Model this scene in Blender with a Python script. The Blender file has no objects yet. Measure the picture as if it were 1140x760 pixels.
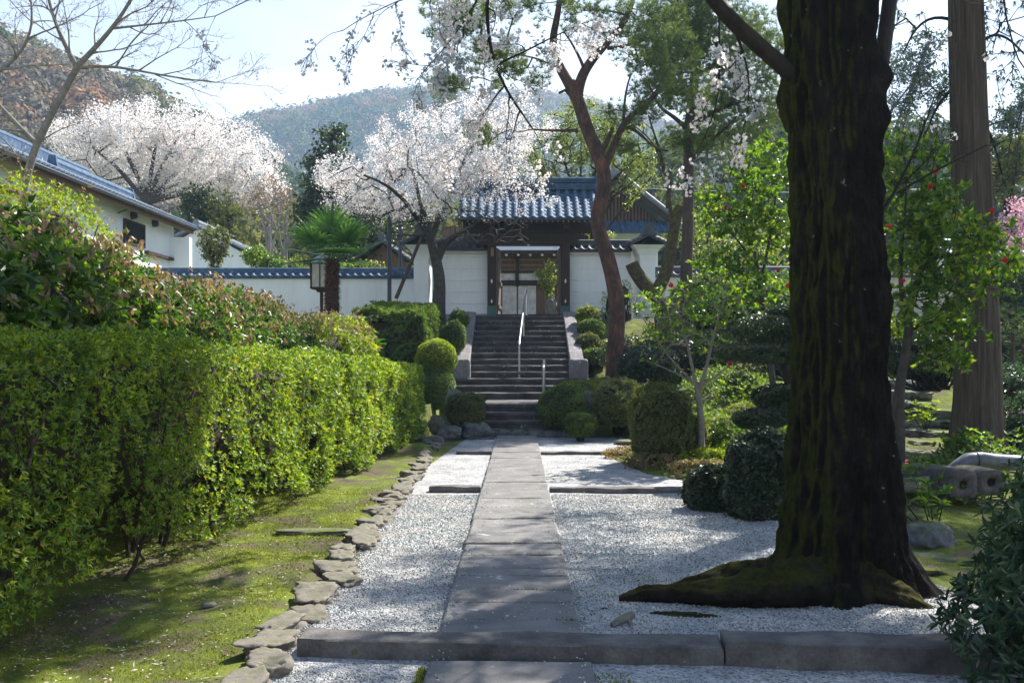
import bpy, bmesh, math, random
import numpy as np
from mathutils import Vector, Matrix
R = math.radians
scene = bpy.context.scene
COL = scene.collection

# ------------------------------------------------------------------ camera, sky, sun, exposure
FPX, CX, HY, CAMZ = 1108.0, 578.0, 400.0, 1.6      # focal length (px of a 1140 wide frame), vanishing point, eye height
cam_d = bpy.data.cameras.new('camera'); cam = bpy.data.objects.new('camera', cam_d); COL.objects.link(cam)
cam_d.sensor_width = 36.0; cam_d.lens = 36.0*FPX/1140.0
cam_d.shift_x = -(CX-570.0)/1140.0; cam_d.shift_y = (HY-380.0)/1140.0
cam_d.clip_start = 0.1; cam_d.clip_end = 5000
cam.location = (0, 0, CAMZ); cam.rotation_euler = (R(90), 0, 0)
scene.camera = cam

SUN_AZ, SUN_EL = 38.0, 47.0       # degrees right of straight ahead (+Y), and above the horizon
world = bpy.data.worlds.new('World'); scene.world = world; world.use_nodes = True
wn = world.node_tree.nodes; wl = world.node_tree.links; wn.clear()
sky = wn.new('ShaderNodeTexSky'); sky.sky_type = 'NISHITA'; sky.sun_disc = False
sky.sun_elevation = R(SUN_EL); sky.sun_rotation = R(SUN_AZ); sky.air_density = 1.0; sky.dust_density = .7; sky.ozone_density = 3.0
tc = wn.new('ShaderNodeTexCoord'); mp = wn.new('ShaderNodeMapping'); mp.inputs['Scale'].default_value = (1.0, 1.0, 2.6)
ns = wn.new('ShaderNodeTexNoise'); ns.inputs['Scale'].default_value = 2.3; ns.inputs['Detail'].default_value = 6; ns.inputs['Roughness'].default_value = .6
rp = wn.new('ShaderNodeValToRGB'); rp.color_ramp.elements[0].position = .42; rp.color_ramp.elements[1].position = .68
rp.color_ramp.elements[0].color = (0, 0, 0, 1); rp.color_ramp.elements[1].color = (.75, .75, .75, 1)
mx = wn.new('ShaderNodeMix'); mx.data_type = 'RGBA'; mx.inputs[7].default_value = (6.9, 7.0, 7.4, 1)
bg = wn.new('ShaderNodeBackground'); bg.inputs['Strength'].default_value = 0.082
wo = wn.new('ShaderNodeOutputWorld')
wl.new(tc.outputs['Generated'], mp.inputs['Vector']); wl.new(mp.outputs['Vector'], ns.inputs['Vector'])
wl.new(ns.outputs['Fac'], rp.inputs['Fac']); sep = wn.new('ShaderNodeSeparateXYZ'); wl.new(tc.outputs['Generated'], sep.inputs[0])
low = wn.new('ShaderNodeMapRange'); low.inputs['From Min'].default_value = .0; low.inputs['From Max'].default_value = .55; low.inputs['To Min'].default_value = .95; low.inputs['To Max'].default_value = .0
wl.new(sep.outputs['Z'], low.inputs['Value']); mlt = wn.new('ShaderNodeMath'); mlt.operation = 'MULTIPLY_ADD'; mlt.inputs[1].default_value = .5; mlt.use_clamp = True
wl.new(rp.outputs['Color'], mlt.inputs[0]); wl.new(low.outputs['Result'], mlt.inputs[2]); ml2 = wn.new('ShaderNodeMath'); ml2.operation = 'MULTIPLY'; wl.new(mlt.outputs[0], ml2.inputs[0])
lo2 = wn.new('ShaderNodeMapRange'); lo2.inputs['From Min'].default_value = .25; lo2.inputs['From Max'].default_value = .8; lo2.inputs['To Min'].default_value = 1.0; lo2.inputs['To Max'].default_value = .1; wl.new(sep.outputs['Z'], lo2.inputs['Value']); wl.new(lo2.outputs['Result'], ml2.inputs[1])
wl.new(ml2.outputs[0], mx.inputs[0]); wl.new(sky.outputs['Color'], mx.inputs[6])
wl.new(mx.outputs[2], bg.inputs['Color']); wl.new(bg.outputs['Background'], wo.inputs['Surface'])

sd = bpy.data.lights.new('sun', 'SUN'); sd.energy = 4.9; sd.angle = R(0.53); sd.color = (1.0, .955, .88)
sun = bpy.data.objects.new('sun', sd); COL.objects.link(sun)
SD = Vector((math.sin(R(SUN_AZ))*math.cos(R(SUN_EL)), math.cos(R(SUN_AZ))*math.cos(R(SUN_EL)), math.sin(R(SUN_EL))))
sun.rotation_euler = SD.to_track_quat('Z', 'Y').to_euler(); sun.location = (20, 60, 60)
vs = scene.view_settings; vs.view_transform = 'Standard'; vs.look = 'None'; vs.gamma = 1.0; vs.exposure = 1.28; vs.use_curve_mapping = False
scene.render.engine = 'CYCLES'
scene.cycles.max_bounces = 6; scene.cycles.diffuse_bounces = 3; scene.cycles.transmission_bounces = 3
scene.cycles.volume_bounces = 0; scene.cycles.sample_clamp_indirect = 4.0

# ------------------------------------------------------------------ helpers
rng = np.random.default_rng(7)
def nrm(a): return a/np.maximum(np.linalg.norm(a, axis=-1, keepdims=True), 1e-9)
def at(px, py, D): return np.array([(px-CX)/FPX*D, D, CAMZ+(HY-py)/FPX*D])
def hash3(i, j, k, s=0):
    n = (i*374761393+j*668265263+k*2147483647+s*974634777) & 0xffffffff
    n = ((n ^ (n >> 13))*1274126177) & 0xffffffff
    return ((n ^ (n >> 16)) & 0xffff)/65535.0
def vnoise(P, scale=1.0, seed=0):
    P = np.asarray(P, float)*scale+1000.0; I = np.floor(P).astype(np.int64); f = P-I; f = f*f*(3-2*f); r = 0
    for a in (0, 1):
        for b in (0, 1):
            for c in (0, 1):
                w = (f[..., 0] if a else 1-f[..., 0])*(f[..., 1] if b else 1-f[..., 1])*(f[..., 2] if c else 1-f[..., 2])
                r = r+w*hash3(I[..., 0]+a, I[..., 1]+b, I[..., 2]+c, seed)
    return r*2-1
def fnoise(P, scale=1.0, seed=0, oct=3):
    return sum(vnoise(P, scale*2**o, seed+o)*.5**o for o in range(oct))

class Mb:                                    # collects quads and triangles, builds ONE mesh object
    def __init__(s): s.V = []; s.Q = []; s.T = []; s.qm = []; s.tm = []; s.n = 0
    def add(s, V, F, mi=0):
        V = np.asarray(V, float).reshape(-1, 3); F = np.asarray(F, np.int64)
        if len(F) == 0: return s
        s.V.append(V)
        if F.shape[1] == 4: s.Q.append(F+s.n); s.qm.append(np.full(len(F), mi))
        else: s.T.append(F+s.n); s.tm.append(np.full(len(F), mi))
        s.n += len(V); return s
    def box(s, c, d, mi=0, rz=0.0, rx=0.0, taper=1.0):
        x, y, z = d[0]/2, d[1]/2, d[2]/2
        V = np.array([[-x, -y, -z], [x, -y, -z], [x, y, -z], [-x, y, -z], [-x*taper, -y*taper, z], [x*taper, -y*taper, z], [x*taper, y*taper, z], [-x*taper, y*taper, z]])
        if rx: V = V @ np.array(Matrix.Rotation(rx, 3, 'X')).T
        if rz: V = V @ np.array(Matrix.Rotation(rz, 3, 'Z')).T
        return s.add(V+np.array(c), [[0, 3, 2, 1], [4, 5, 6, 7], [0, 1, 5, 4], [1, 2, 6, 5], [2, 3, 7, 6], [3, 0, 4, 7]], mi)
    def bar(s, a, b, w, h, mi=0):            # a beam of square section between two points
        a = np.array(a, float); b = np.array(b, float); d = nrm(b-a); u = nrm(np.cross(d, [0, 0, 1]) if abs(d[2]) < .95 else np.cross(d, [0, 1, 0])); v = np.cross(u, d)
        V = [p+u*i*w/2+v*j*h/2 for p in (a, b) for i, j in ((-1, -1), (1, -1), (1, 1), (-1, 1))]
        return s.add(V, [[0, 3, 2, 1], [4, 5, 6, 7], [0, 1, 5, 4], [1, 2, 6, 5], [2, 3, 7, 6], [3, 0, 4, 7]], mi)
    def tube(s, P, r, k=8, mi=0, cap=True):
        P = np.asarray(P, float); n = len(P); r = np.broadcast_to(np.asarray(r, float), (n,))
        T = np.empty_like(P); T[1:-1] = P[2:]-P[:-2]; T[0] = P[1]-P[0]; T[-1] = P[-1]-P[-2]; T = nrm(T)
        u = np.cross(T[0], [0, 0, 1.0]); u = np.array([1.0, 0, 0]) if np.linalg.norm(u) < .1 else u; U = np.empty_like(P)
        for i in range(n):
            u = u-T[i]*np.dot(u, T[i]); u = u/max(np.linalg.norm(u), 1e-9); U[i] = u
        W = np.cross(T, U); a = np.arange(k)*2*math.pi/k
        V = P[:, None]+r[:, None, None]*(np.cos(a)[None, :, None]*U[:, None]+np.sin(a)[None, :, None]*W[:, None])
        i = np.arange(n-1)[:, None]*k; j = np.arange(k)[None]; j2 = (j+1) % k
        F = np.stack([i+j, i+j2, i+k+j2, i+k+j], -1).reshape(-1, 4); V = V.reshape(-1, 3)
        s.add(V, F, mi)
        if cap:
            for e, base in ((0, 0), (1, (n-1)*k)):
                c = P[-1] if e else P[0]; ring = V[base:base+k]; o = [[k, (q+1) % k, q] if not e else [k, q, (q+1) % k] for q in range(k)]
                s.add(np.vstack([ring, c]), o, mi)
        return s
    def grid(s, G, mi=0, closed=False):      # G: (n,m,3) lattice of points
        n, m = G.shape[:2]; i = np.arange(n-1)[:, None]*m
        j = np.arange(m if closed else m-1)[None]; j2 = (j+1) % m
        return s.add(G.reshape(-1, 3), np.stack([i+j, i+j2, i+m+j2, i+m+j], -1).reshape(-1, 4), mi)
    def build(s, name, mats, parent=None, smooth=False, origin=None):
        me = bpy.data.meshes.new(name); V = np.vstack(s.V)
        if origin is None and parent is not None: origin = parent.location
        if origin is not None: V = V-np.array(origin)
        Q = np.vstack(s.Q) if s.Q else np.zeros((0, 4), int); T = np.vstack(s.T) if s.T else np.zeros((0, 3), int)
        nq, nt = len(Q), len(T); me.vertices.add(len(V)); me.vertices.foreach_set('co', V.astype(np.float32).ravel())
        me.loops.add(nq*4+nt*3); me.loops.foreach_set('vertex_index', np.concatenate([Q.ravel(), T.ravel()]).astype(np.int32))
        me.polygons.add(nq+nt)
        me.polygons.foreach_set('loop_start', np.concatenate([np.arange(nq)*4, nq*4+np.arange(nt)*3]).astype(np.int32))
        mi = np.concatenate(s.qm+s.tm).astype(np.int32); me.polygons.foreach_set('material_index', mi)
        me.polygons.foreach_set('use_smooth', np.full(nq+nt, bool(smooth)))
        me.update(calc_edges=True)
        for m in (mats if isinstance(mats, (list, tuple)) else [mats]): me.materials.append(m)
        o = bpy.data.objects.new(name, me); COL.objects.link(o)
        if parent is not None: o.parent = parent
        elif origin is not None: o.location = origin
        return o

def tag(o, label=None, cat=None, group=None, kind=None):
    if label: o['label'] = label
    if cat: o['category'] = cat
    if group: o['group'] = group
    if kind: o['kind'] = kind
    return o
def thing(name, label, cat, loc=(0, 0, 0), group=None):
    o = bpy.data.objects.new(name, None); COL.objects.link(o); o.location = tuple(float(v) for v in loc); o.empty_display_size = .2
    return tag(o, label, cat, group)

# ------------------------------------------------------------------ materials
def _new(name):
    m = bpy.data.materials.new(name); m.use_nodes = True; nt = m.node_tree; nt.nodes.clear()
    return m, nt.nodes, nt.links
def _ramp(n, cols, pos=None):
    r = n.new('ShaderNodeValToRGB'); e = r.color_ramp.elements
    pos = pos or [i/(len(cols)-1) for i in range(len(cols))]
    while len(e) < len(cols): e.new(.5)
    for i, (c, p) in enumerate(zip(cols, pos)): e[i].position = p; e[i].color = (*c, 1)
    return r
def surf(name, cols, scale=4.0, rough=.8, bump=.3, bscale=None, dist=.02, stretch=(1, 1, 1), pos=None, detail=6, spec=.3, metal=0, moss=None, mossdir=(0, 0, 1), mossamt=.5, vor=None, spots=None, fine=.75):
    m, n, l = _new(name)
    tc = n.new('ShaderNodeTexCoord'); mp = n.new('ShaderNodeMapping'); mp.inputs['Scale'].default_value = stretch
    l.new(tc.outputs['Object'], mp.inputs['Vector'])
    a = n.new('ShaderNodeTexNoise'); a.inputs['Scale'].default_value = scale; a.inputs['Detail'].default_value = detail; a.inputs['Roughness'].default_value = .62
    l.new(mp.outputs['Vector'], a.inputs['Vector'])
    r = _ramp(n, cols, pos or [.25+.5*i/(len(cols)-1) for i in range(len(cols))]); l.new(a.outputs['Fac'], r.inputs['Fac'])
    col = r.outputs['Color']; hsrc = None
    b = n.new('ShaderNodeTexNoise'); b.inputs['Scale'].default_value = bscale or scale*4; b.inputs['Detail'].default_value = 5; b.inputs['Roughness'].default_value = .7
    l.new(mp.outputs['Vector'], b.inputs['Vector']); hsrc = b.outputs['Fac']
    g = n.new('ShaderNodeMix'); g.data_type = 'RGBA'; g.blend_type = 'MULTIPLY'; g.inputs[0].default_value = fine
    r2 = _ramp(n, [(.55, .55, .55), (1.15, 1.15, 1.15)], [.3, .7]); l.new(b.outputs['Fac'], r2.inputs['Fac'])
    l.new(col, g.inputs[6]); l.new(r2.outputs['Color'], g.inputs[7]); col = g.outputs[2]
    if vor:
        v = n.new('ShaderNodeTexVoronoi'); v.inputs['Scale'].default_value = vor; l.new(tc.outputs['Object'], v.inputs['Vector'])
        rv = _ramp(n, [(.35, .35, .36), (.8, .8, .82), (1.1, 1.1, 1.1), (1.3, 1.28, 1.25)], [.0, .3, .6, 1.0]); sx = n.new('ShaderNodeSeparateColor'); l.new(v.outputs['Color'], sx.inputs['Color']); l.new(sx.outputs['Red'], rv.inputs['Fac'])
        g2 = n.new('ShaderNodeMix'); g2.data_type = 'RGBA'; g2.blend_type = 'MULTIPLY'; g2.inputs[0].default_value = 1
        l.new(col, g2.inputs[6]); l.new(rv.outputs['Color'], g2.inputs[7]); col = g2.outputs[2]
        inv = n.new('ShaderNodeMath'); inv.operation = 'SUBTRACT'; inv.inputs[0].default_value = 1; l.new(v.outputs['Distance'], inv.inputs[1]); hsrc = inv.outputs[0]
    if spots:
        v = n.new('ShaderNodeTexNoise'); v.inputs['Scale'].default_value = spots[1]; v.inputs['Detail'].default_value = 3; l.new(tc.outputs['Object'], v.inputs['Vector'])
        rs = _ramp(n, [(0, 0, 0), (1, 1, 1)], [spots[2], spots[2]+.04]); l.new(v.outputs['Fac'], rs.inputs['Fac'])
        g3 = n.new('ShaderNodeMix'); g3.data_type = 'RGBA'; l.new(rs.outputs['Color'], g3.inputs[0]); l.new(col, g3.inputs[6]); g3.inputs[7].default_value = (*spots[0], 1); col = g3.outputs[2]
    if moss:
        geo = n.new('ShaderNodeNewGeometry'); dt = n.new('ShaderNodeVectorMath'); dt.operation = 'DOT_PRODUCT'; dt.inputs[1].default_value = mossdir; l.new(geo.outputs['Normal'], dt.inputs[0])
        mn = n.new('ShaderNodeTexNoise'); mn.inputs['Scale'].default_value = 7; mn.inputs['Detail'].default_value = 9; mn.inputs['Roughness'].default_value = .68; l.new(tc.outputs['Object'], mn.inputs['Vector'])
        ad = n.new('ShaderNodeMath'); ad.operation = 'MULTIPLY_ADD'; l.new(dt.outputs['Value'], ad.inputs[0]); ad.inputs[1].default_value = .3; l.new(mn.outputs['Fac'], ad.inputs[2])
        rm = _ramp(n, [(0, 0, 0), (1, 1, 1)], [1-mossamt-.13, 1-mossamt+.17]); l.new(ad.outputs[0], rm.inputs['Fac'])
        rc = _ramp(n, [tuple(c*.5 for c in moss), moss], [.35, .65]); l.new(b.outputs['Fac'], rc.inputs['Fac'])
        g4 = n.new('ShaderNodeMix'); g4.data_type = 'RGBA'; l.new(rm.outputs['Color'], g4.inputs[0]); l.new(col, g4.inputs[6]); l.new(rc.outputs['Color'], g4.inputs[7]); col = g4.outputs[2]
    p = n.new('ShaderNodeBsdfPrincipled'); p.inputs['Roughness'].default_value = rough; p.inputs['Specular IOR Level'].default_value = spec; p.inputs['Metallic'].default_value = metal
    l.new(col, p.inputs['Base Color'])
    bp = n.new('ShaderNodeBump'); bp.inputs['Strength'].default_value = bump; bp.inputs['Distance'].default_value = dist
    l.new(hsrc, bp.inputs['Height']); l.new(bp.outputs['Normal'], p.inputs['Normal'])
    o = n.new('ShaderNodeOutputMaterial'); l.new(p.outputs['BSDF'], o.inputs['Surface'])
    return m
def leafm(name, cols, pos=None, trans=.4, tcol=(1.5, 1.6, .6), rough=.4, spec=.4):
    m, n, l = _new(name)
    geo = n.new('ShaderNodeNewGeometry'); r = _ramp(n, cols, pos); l.new(geo.outputs['Random Per Island'], r.inputs['Fac'])
    tc = n.new('ShaderNodeTexCoord'); a = n.new('ShaderNodeTexNoise'); a.inputs['Scale'].default_value = 1.7; a.inputs['Detail'].default_value = 2; l.new(tc.outputs['Object'], a.inputs['Vector'])
    r2 = _ramp(n, [(.65, .72, .7), (1.2, 1.12, 1.0)], [.35, .65]); l.new(a.outputs['Fac'], r2.inputs['Fac'])
    g = n.new('ShaderNodeMix'); g.data_type = 'RGBA'; g.blend_type = 'MULTIPLY'; g.inputs[0].default_value = 1; l.new(r.outputs['Color'], g.inputs[6]); l.new(r2.outputs['Color'], g.inputs[7])
    p = n.new('ShaderNodeBsdfPrincipled'); p.inputs['Roughness'].default_value = rough; p.inputs['Specular IOR Level'].default_value = spec; l.new(g.outputs[2], p.inputs['Base Color'])
    t = n.new('ShaderNodeBsdfTranslucent'); g2 = n.new('ShaderNodeMix'); g2.data_type = 'RGBA'; g2.blend_type = 'MULTIPLY'; g2.inputs[0].default_value = 1; g2.inputs[7].default_value = (*tcol, 1)
    l.new(g.outputs[2], g2.inputs[6]); l.new(g2.outputs[2], t.inputs['Color'])
    mxs = n.new('ShaderNodeMixShader'); mxs.inputs[0].default_value = trans; l.new(p.outputs['BSDF'], mxs.inputs[1]); l.new(t.outputs['BSDF'], mxs.inputs[2])
    o = n.new('ShaderNodeOutputMaterial'); l.new(mxs.outputs[0], o.inputs['Surface'])
    return m
MT = {}
MT['moss_ground'] = surf('moss_ground', [(.10, .078, .055), (.15, .125, .08), (.12, .145, .035), (.20, .235, .04), (.085, .115, .022)], scale=1.7, rough=.95, bump=.8, bscale=60, dist=.02, pos=[.33, .42, .49, .58, .7], detail=9, spec=.1)
MT['gravel'] = surf('gravel', [(.33, .33, .33), (.47, .468, .46), (.56, .555, .54)], scale=1.6, rough=.85, bump=1.0, dist=.012, vor=75, spec=.25, spots=((.27, .24, .19), 1.3, .70))
MT['pebble'] = leafm('pebble', [(.11, .11, .115), (.37, .37, .375), (.54, .535, .53), (.70, .69, .67)], [0, .25, .6, 1], trans=0.0, rough=.8, spec=.25)
MT['slab'] = surf('path_stone', [(.11, .105, .10), (.19, .18, .172), (.27, .255, .245)], scale=3, rough=.72, bump=.5, bscale=90, dist=.006, spots=((.42, .42, .4), 9, .69))
MT['kerb'] = surf('kerb_stone', [(.055, .053, .052), (.13, .12, .112), (.21, .195, .185)], scale=5, rough=.8, bump=.7, bscale=60, dist=.008, spots=((.10, .11, .05), 5, .72))
MT['step'] = surf('step_stone', [(.045, .042, .042), (.095, .086, .084), (.17, .155, .15)], scale=2.5, rough=.75, bump=.5, bscale=40, dist=.008, spots=((.34, .34, .34), 11, .665))
MT['cheek'] = surf('cheek_stone', [(.16, .15, .155), (.28, .26, .265)], scale=5, rough=.8, bump=.6, bscale=40, dist=.01, spots=((.45, .45, .45), 9, .66))
MT['rock'] = surf('rock', [(.12, .11, .10), (.22, .20, .17), (.30, .28, .25)], scale=6, rough=.88, bump=.8, bscale=28, dist=.02, moss=(.13, .16, .03), mossamt=.30)
MT['rock_grey'] = surf('grey_rock', [(.07, .072, .078), (.16, .162, .17), (.26, .26, .265)], scale=5, rough=.85, bump=.8, bscale=22, dist=.02, moss=(.10, .13, .03), mossamt=.25)
MT['edge'] = surf('edging_rock', [(.11, .095, .075), (.22, .195, .16), (.32, .29, .24)], scale=6, rough=.9, bump=.7, bscale=30, dist=.012, moss=(.11, .12, .04), mossamt=.12)
MT['plaster'] = surf('white_plaster', [(.68, .735, .76), (.79, .84, .87), (.84, .88, .91)], scale=1.1, rough=.85, bump=.08, bscale=14, dist=.004, stretch=(1.6, 1.6, .35), fine=.10)
MT['plaster_warm'] = surf('aged_plaster', [(.48, .46, .41), (.64, .62, .56)], scale=1.3, rough=.85, bump=.1, bscale=14, dist=.004, stretch=(1.6, 1.6, .35), fine=.15)
MT['wall_base'] = surf('wall_base', [(.24, .26, .28), (.34, .36, .37)], scale=3, rough=.85, bump=.3, dist=.008)
MT['tile'] = surf('roof_tile', [(.035, .07, .125), (.065, .125, .215), (.14, .205, .30)], scale=5, rough=.72, bump=.2, bscale=30, dist=.004, spec=.3, spots=((.45, .48, .52), 6, .69))
MT['tile_dark'] = surf('dark_roof_tile', [(.05, .06, .075), (.11, .125, .15)], scale=5, rough=.6, bump=.2, bscale=30, dist=.004, spec=.4)
MT['tile_pale'] = surf('pale_roof_tile', [(.12, .15, .20), (.24, .28, .34)], scale=5, rough=.55, bump=.2, bscale=30, dist=.004, spec=.4)
MT['wood'] = surf('dark_wood', [(.03, .018, .013), (.065, .04, .028)], scale=3, rough=.7, bump=.4, bscale=25, dist=.004, stretch=(4, 4, .5))
MT['wood_h'] = surf('dark_wood_beam', [(.035, .02, .015), (.075, .045, .03)], scale=3, rough=.7, bump=.4, bscale=25, dist=.004, stretch=(.5, 4, 4))
MT['wood_brown'] = surf('brown_wood', [(.12, .07, .04), (.22, .14, .085)], scale=4, rough=.7, bump=.3, bscale=30, dist=.003, stretch=(4, 4, .6))
MT['wood_post'] = surf('weathered_wood', [(.14, .10, .08), (.27, .20, .165)], scale=4, rough=.75, bump=.4, bscale=30, dist=.003, stretch=(4, 4, .4))
MT['wood_tan'] = surf('tan_wood', [(.25, .15, .07), (.36, .22, .11)], scale=4, rough=.6, bump=.2, dist=.003)
MT['white_panel'] = surf('white_panel', [(.62, .60, .58), (.7, .68, .66)], scale=1, rough=.7, bump=.02)
MT['white_paint'] = surf('white_paint', [(.75, .75, .75), (.82, .82, .8)], scale=1, rough=.6, bump=.02)
MT['verdigris'] = surf('verdigris', [(.03, .10, .09), (.09, .20, .17)], scale=9, rough=.6, bump=.3, dist=.003)
MT['metal'] = surf('galvanised_metal', [(.45, .46, .47), (.6, .6, .6)], scale=12, rough=.3, bump=.05, metal=.9, spec=.5)
MT['pole'] = surf('painted_pole', [(.025, .035, .06), (.04, .055, .085)], scale=6, rough=.4, bump=.05, spec=.5)
MT['glass'] = surf('dark_glass', [(.02, .025, .03), (.03, .035, .04)], scale=1, rough=.1, bump=0, spec=.7)
MT['copper'] = surf('blue_roof_metal', [(.025, .06, .11), (.04, .085, .15)], scale=4, rough=.75, bump=.05, spec=.5)
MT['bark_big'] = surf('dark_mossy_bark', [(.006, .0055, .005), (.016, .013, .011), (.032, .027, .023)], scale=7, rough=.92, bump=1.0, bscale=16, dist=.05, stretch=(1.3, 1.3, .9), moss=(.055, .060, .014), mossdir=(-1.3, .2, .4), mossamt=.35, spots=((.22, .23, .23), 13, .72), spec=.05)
MT['bark_root'] = surf('mossy_root_bark', [(.012, .010, .008), (.035, .028, .022), (.07, .058, .047)], scale=9, rough=.92, bump=1.0, bscale=26, dist=.05, moss=(.075, .075, .014), mossdir=(0, 0, 1.4), mossamt=.25, spec=.08)
MT['bark_dark'] = surf('dark_bark', [(.014, .011, .010), (.045, .036, .03)], scale=8, rough=.85, bump=.8, bscale=20, dist=.02, stretch=(1, 1, .5))
MT['bark_cherry'] = surf('cherry_bark', [(.03, .025, .023), (.10, .085, .075)], scale=8, rough=.8, bump=.6, bscale=22, dist=.015, moss=(.12, .13, .03), mossamt=.28)
MT['bark_pine'] = surf('red_pine_bark', [(.028, .021, .02), (.095, .055, .043), (.23, .105, .065)], scale=3, rough=.85, bump=1.0, bscale=12, dist=.05, stretch=(1.6, 1.6, .7), detail=9)
MT['bark_pine_dark'] = surf('grey_pine_bark', [(.05, .038, .035), (.14, .10, .085)], scale=5, rough=.85, bump=1.0, bscale=11, dist=.03, stretch=(1.6, 1.6, .4))
MT['bark_cedar'] = surf('cedar_bark', [(.04, .032, .028), (.095, .075, .063), (.16, .13, .11)], scale=9, rough=.9, bump=1.0, bscale=15, dist=.03, stretch=(2.6, 2.6, .13))
MT['bark_grey'] = surf('pale_grey_bark', [(.16, .145, .13), (.33, .30, .27)], scale=8, rough=.8, bump=.4, bscale=24, dist=.01, moss=(.16, .18, .06), mossamt=.22)
MT['bark_mossy'] = surf('mossy_stump_bark', [(.045, .032, .022), (.12, .09, .06)], scale=7, rough=.9, bump=1.0, bscale=14, dist=.03, moss=(.12, .13, .02), mossdir=(-.3, 0, 1), mossamt=.42)
MT['twig'] = surf('twigs_and_shade', [(.022, .016, .012), (.075, .058, .042)], scale=14, rough=.9, bump=.6, bscale=60, dist=.02)  # dark brown for real stems and for shade painted inside plants
MT['palm_bark'] = surf('palm_fibre', [(.05, .025, .018), (.17, .09, .06)], scale=14, rough=.95, bump=1.0, bscale=40, dist=.03)
MT['stonework'] = surf('carved_stone', [(.06, .052, .05), (.15, .13, .125)], scale=6, rough=.85, bump=.6, bscale=24, dist=.015, moss=(.12, .14, .04), mossamt=.2)
MT['ceramic'] = surf('grey_clay_pipe', [(.07, .078, .09), (.14, .15, .17)], scale=4, rough=.45, bump=.3, dist=.006, spec=.5)
# foliage
MT['hedge'] = leafm('hedge_leaves', [(.028, .068, .010), (.10, .19, .018), (.20, .31, .03), (.32, .38, .045), (.36, .22, .03)], [0, .3, .65, .94, 1], trans=.45, tcol=(1.9, 1.8, .6))
MT['shrub_big'] = leafm('shrub_leaves', [(.022, .06, .014), (.07, .145, .02), (.18, .27, .035)], trans=.42, rough=.3, spec=.5)
MT['shrub_new'] = leafm('new_shrub_leaves', [(.30, .20, .14), (.36, .25, .18), (.30, .30, .07), (.24, .14, .11), (.16, .22, .04)], trans=.45, tcol=(1.15, 1.05, .8))
MT['lime'] = leafm('lime_leaves', [(.12, .19, .02), (.22, .31, .03), (.36, .41, .05)], trans=.55, tcol=(1.5, 1.5, .5))
MT['camellia'] = leafm('camellia_leaves', [(.03, .075, .018), (.07, .15, .022), (.15, .26, .03), (.30, .33, .05)], [0, .35, .8, 1], trans=.55, tcol=(1.75, 1.7, .6), rough=.3, spec=.6)
MT['red_flower'] = leafm('red_petals', [(.45, .01, .03), (.6, .02, .05)], trans=.3, tcol=(1, .5, .5))
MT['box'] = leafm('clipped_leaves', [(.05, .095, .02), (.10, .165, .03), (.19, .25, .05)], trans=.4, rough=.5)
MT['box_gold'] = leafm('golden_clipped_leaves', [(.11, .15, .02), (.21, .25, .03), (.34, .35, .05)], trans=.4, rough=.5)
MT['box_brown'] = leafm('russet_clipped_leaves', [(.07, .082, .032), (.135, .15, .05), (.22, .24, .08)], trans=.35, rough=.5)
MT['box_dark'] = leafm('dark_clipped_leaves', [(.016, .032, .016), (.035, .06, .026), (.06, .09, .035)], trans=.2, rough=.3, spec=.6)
MT['laurel'] = leafm('laurel_leaves', [(.025, .06, .035), (.05, .10, .055), (.09, .15, .08)], trans=.3, rough=.28, spec=.6)
MT['pine'] = leafm('pine_needles', [(.06, .10, .035), (.13, .19, .06), (.21, .26, .09)], trans=.4, tcol=(1.4, 1.5, .7), rough=.5)
MT['pine_blue'] = leafm('bluish_needles', [(.03, .06, .04), (.06, .10, .06), (.09, .13, .07)], trans=.3, rough=.5)
MT['conifer'] = leafm('conifer_leaves', [(.018, .035, .014), (.04, .065, .02), (.07, .10, .028)], trans=.3)
MT['spring'] = leafm('spring_leaves', [(.14, .19, .035), (.24, .29, .06), (.34, .37, .10)], trans=.5, tcol=(1.3, 1.35, .7))
MT['blossom'] = leafm('cherry_blossom', [(.78, .75, .80), (.88, .85, .88), (.94, .92, .93)], trans=.6, tcol=(1.0, .99, 1.02), rough=.7, spec=.1)
MT['shade_canopy'] = leafm('shade_canopy_leaves', [(.03, .05, .015), (.07, .08, .025), (.12, .08, .04)], trans=.18, rough=.5)  # dark, barely translucent leaves added out of view to deepen the shade
MT['blossom_pink'] = leafm('pink_blossom', [(.62, .36, .50), (.74, .48, .60), (.82, .62, .70)], trans=.45, tcol=(1.05, .9, 1.0), rough=.7, spec=.1)
MT['palm'] = leafm('palm_leaves', [(.05, .13, .04), (.09, .21, .06), (.17, .31, .09)], trans=.4, rough=.4)
MT['grass'] = leafm('moss_tufts', [(.09, .12, .02), (.17, .20, .03), (.26, .28, .05)], trans=.4, rough=.8, spec=.1)
MT['litter'] = leafm('dry_leaves', [(.10, .07, .04), (.20, .14, .08), (.30, .26, .2), (.6, .56, .52)], trans=.2, rough=.8, spec=.1)
MT['petal'] = leafm('fallen_petals', [(.7, .62, .66), (.85, .8, .82)], trans=.2, rough=.8, spec=.1)
MT['f_brown'] = leafm('russet_forest', [(.22, .14, .10), (.34, .21, .14), (.42, .29, .20)], trans=.3, tcol=(1.2, 1.1, .9), rough=.8, spec=.1)
MT['f_grey'] = leafm('bare_forest', [(.17, .145, .12), (.29, .25, .20)], trans=.3, tcol=(1.1, 1.1, .9), rough=.8, spec=.1)
MT['f_green'] = leafm('evergreen_forest', [(.03, .06, .03), (.07, .11, .04)], trans=.2, rough=.7, spec=.1)
MT['f_olive'] = leafm('olive_forest', [(.08, .09, .03), (.14, .15, .05), (.19, .19, .07)], trans=.3, rough=.7, spec=.1)
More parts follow.
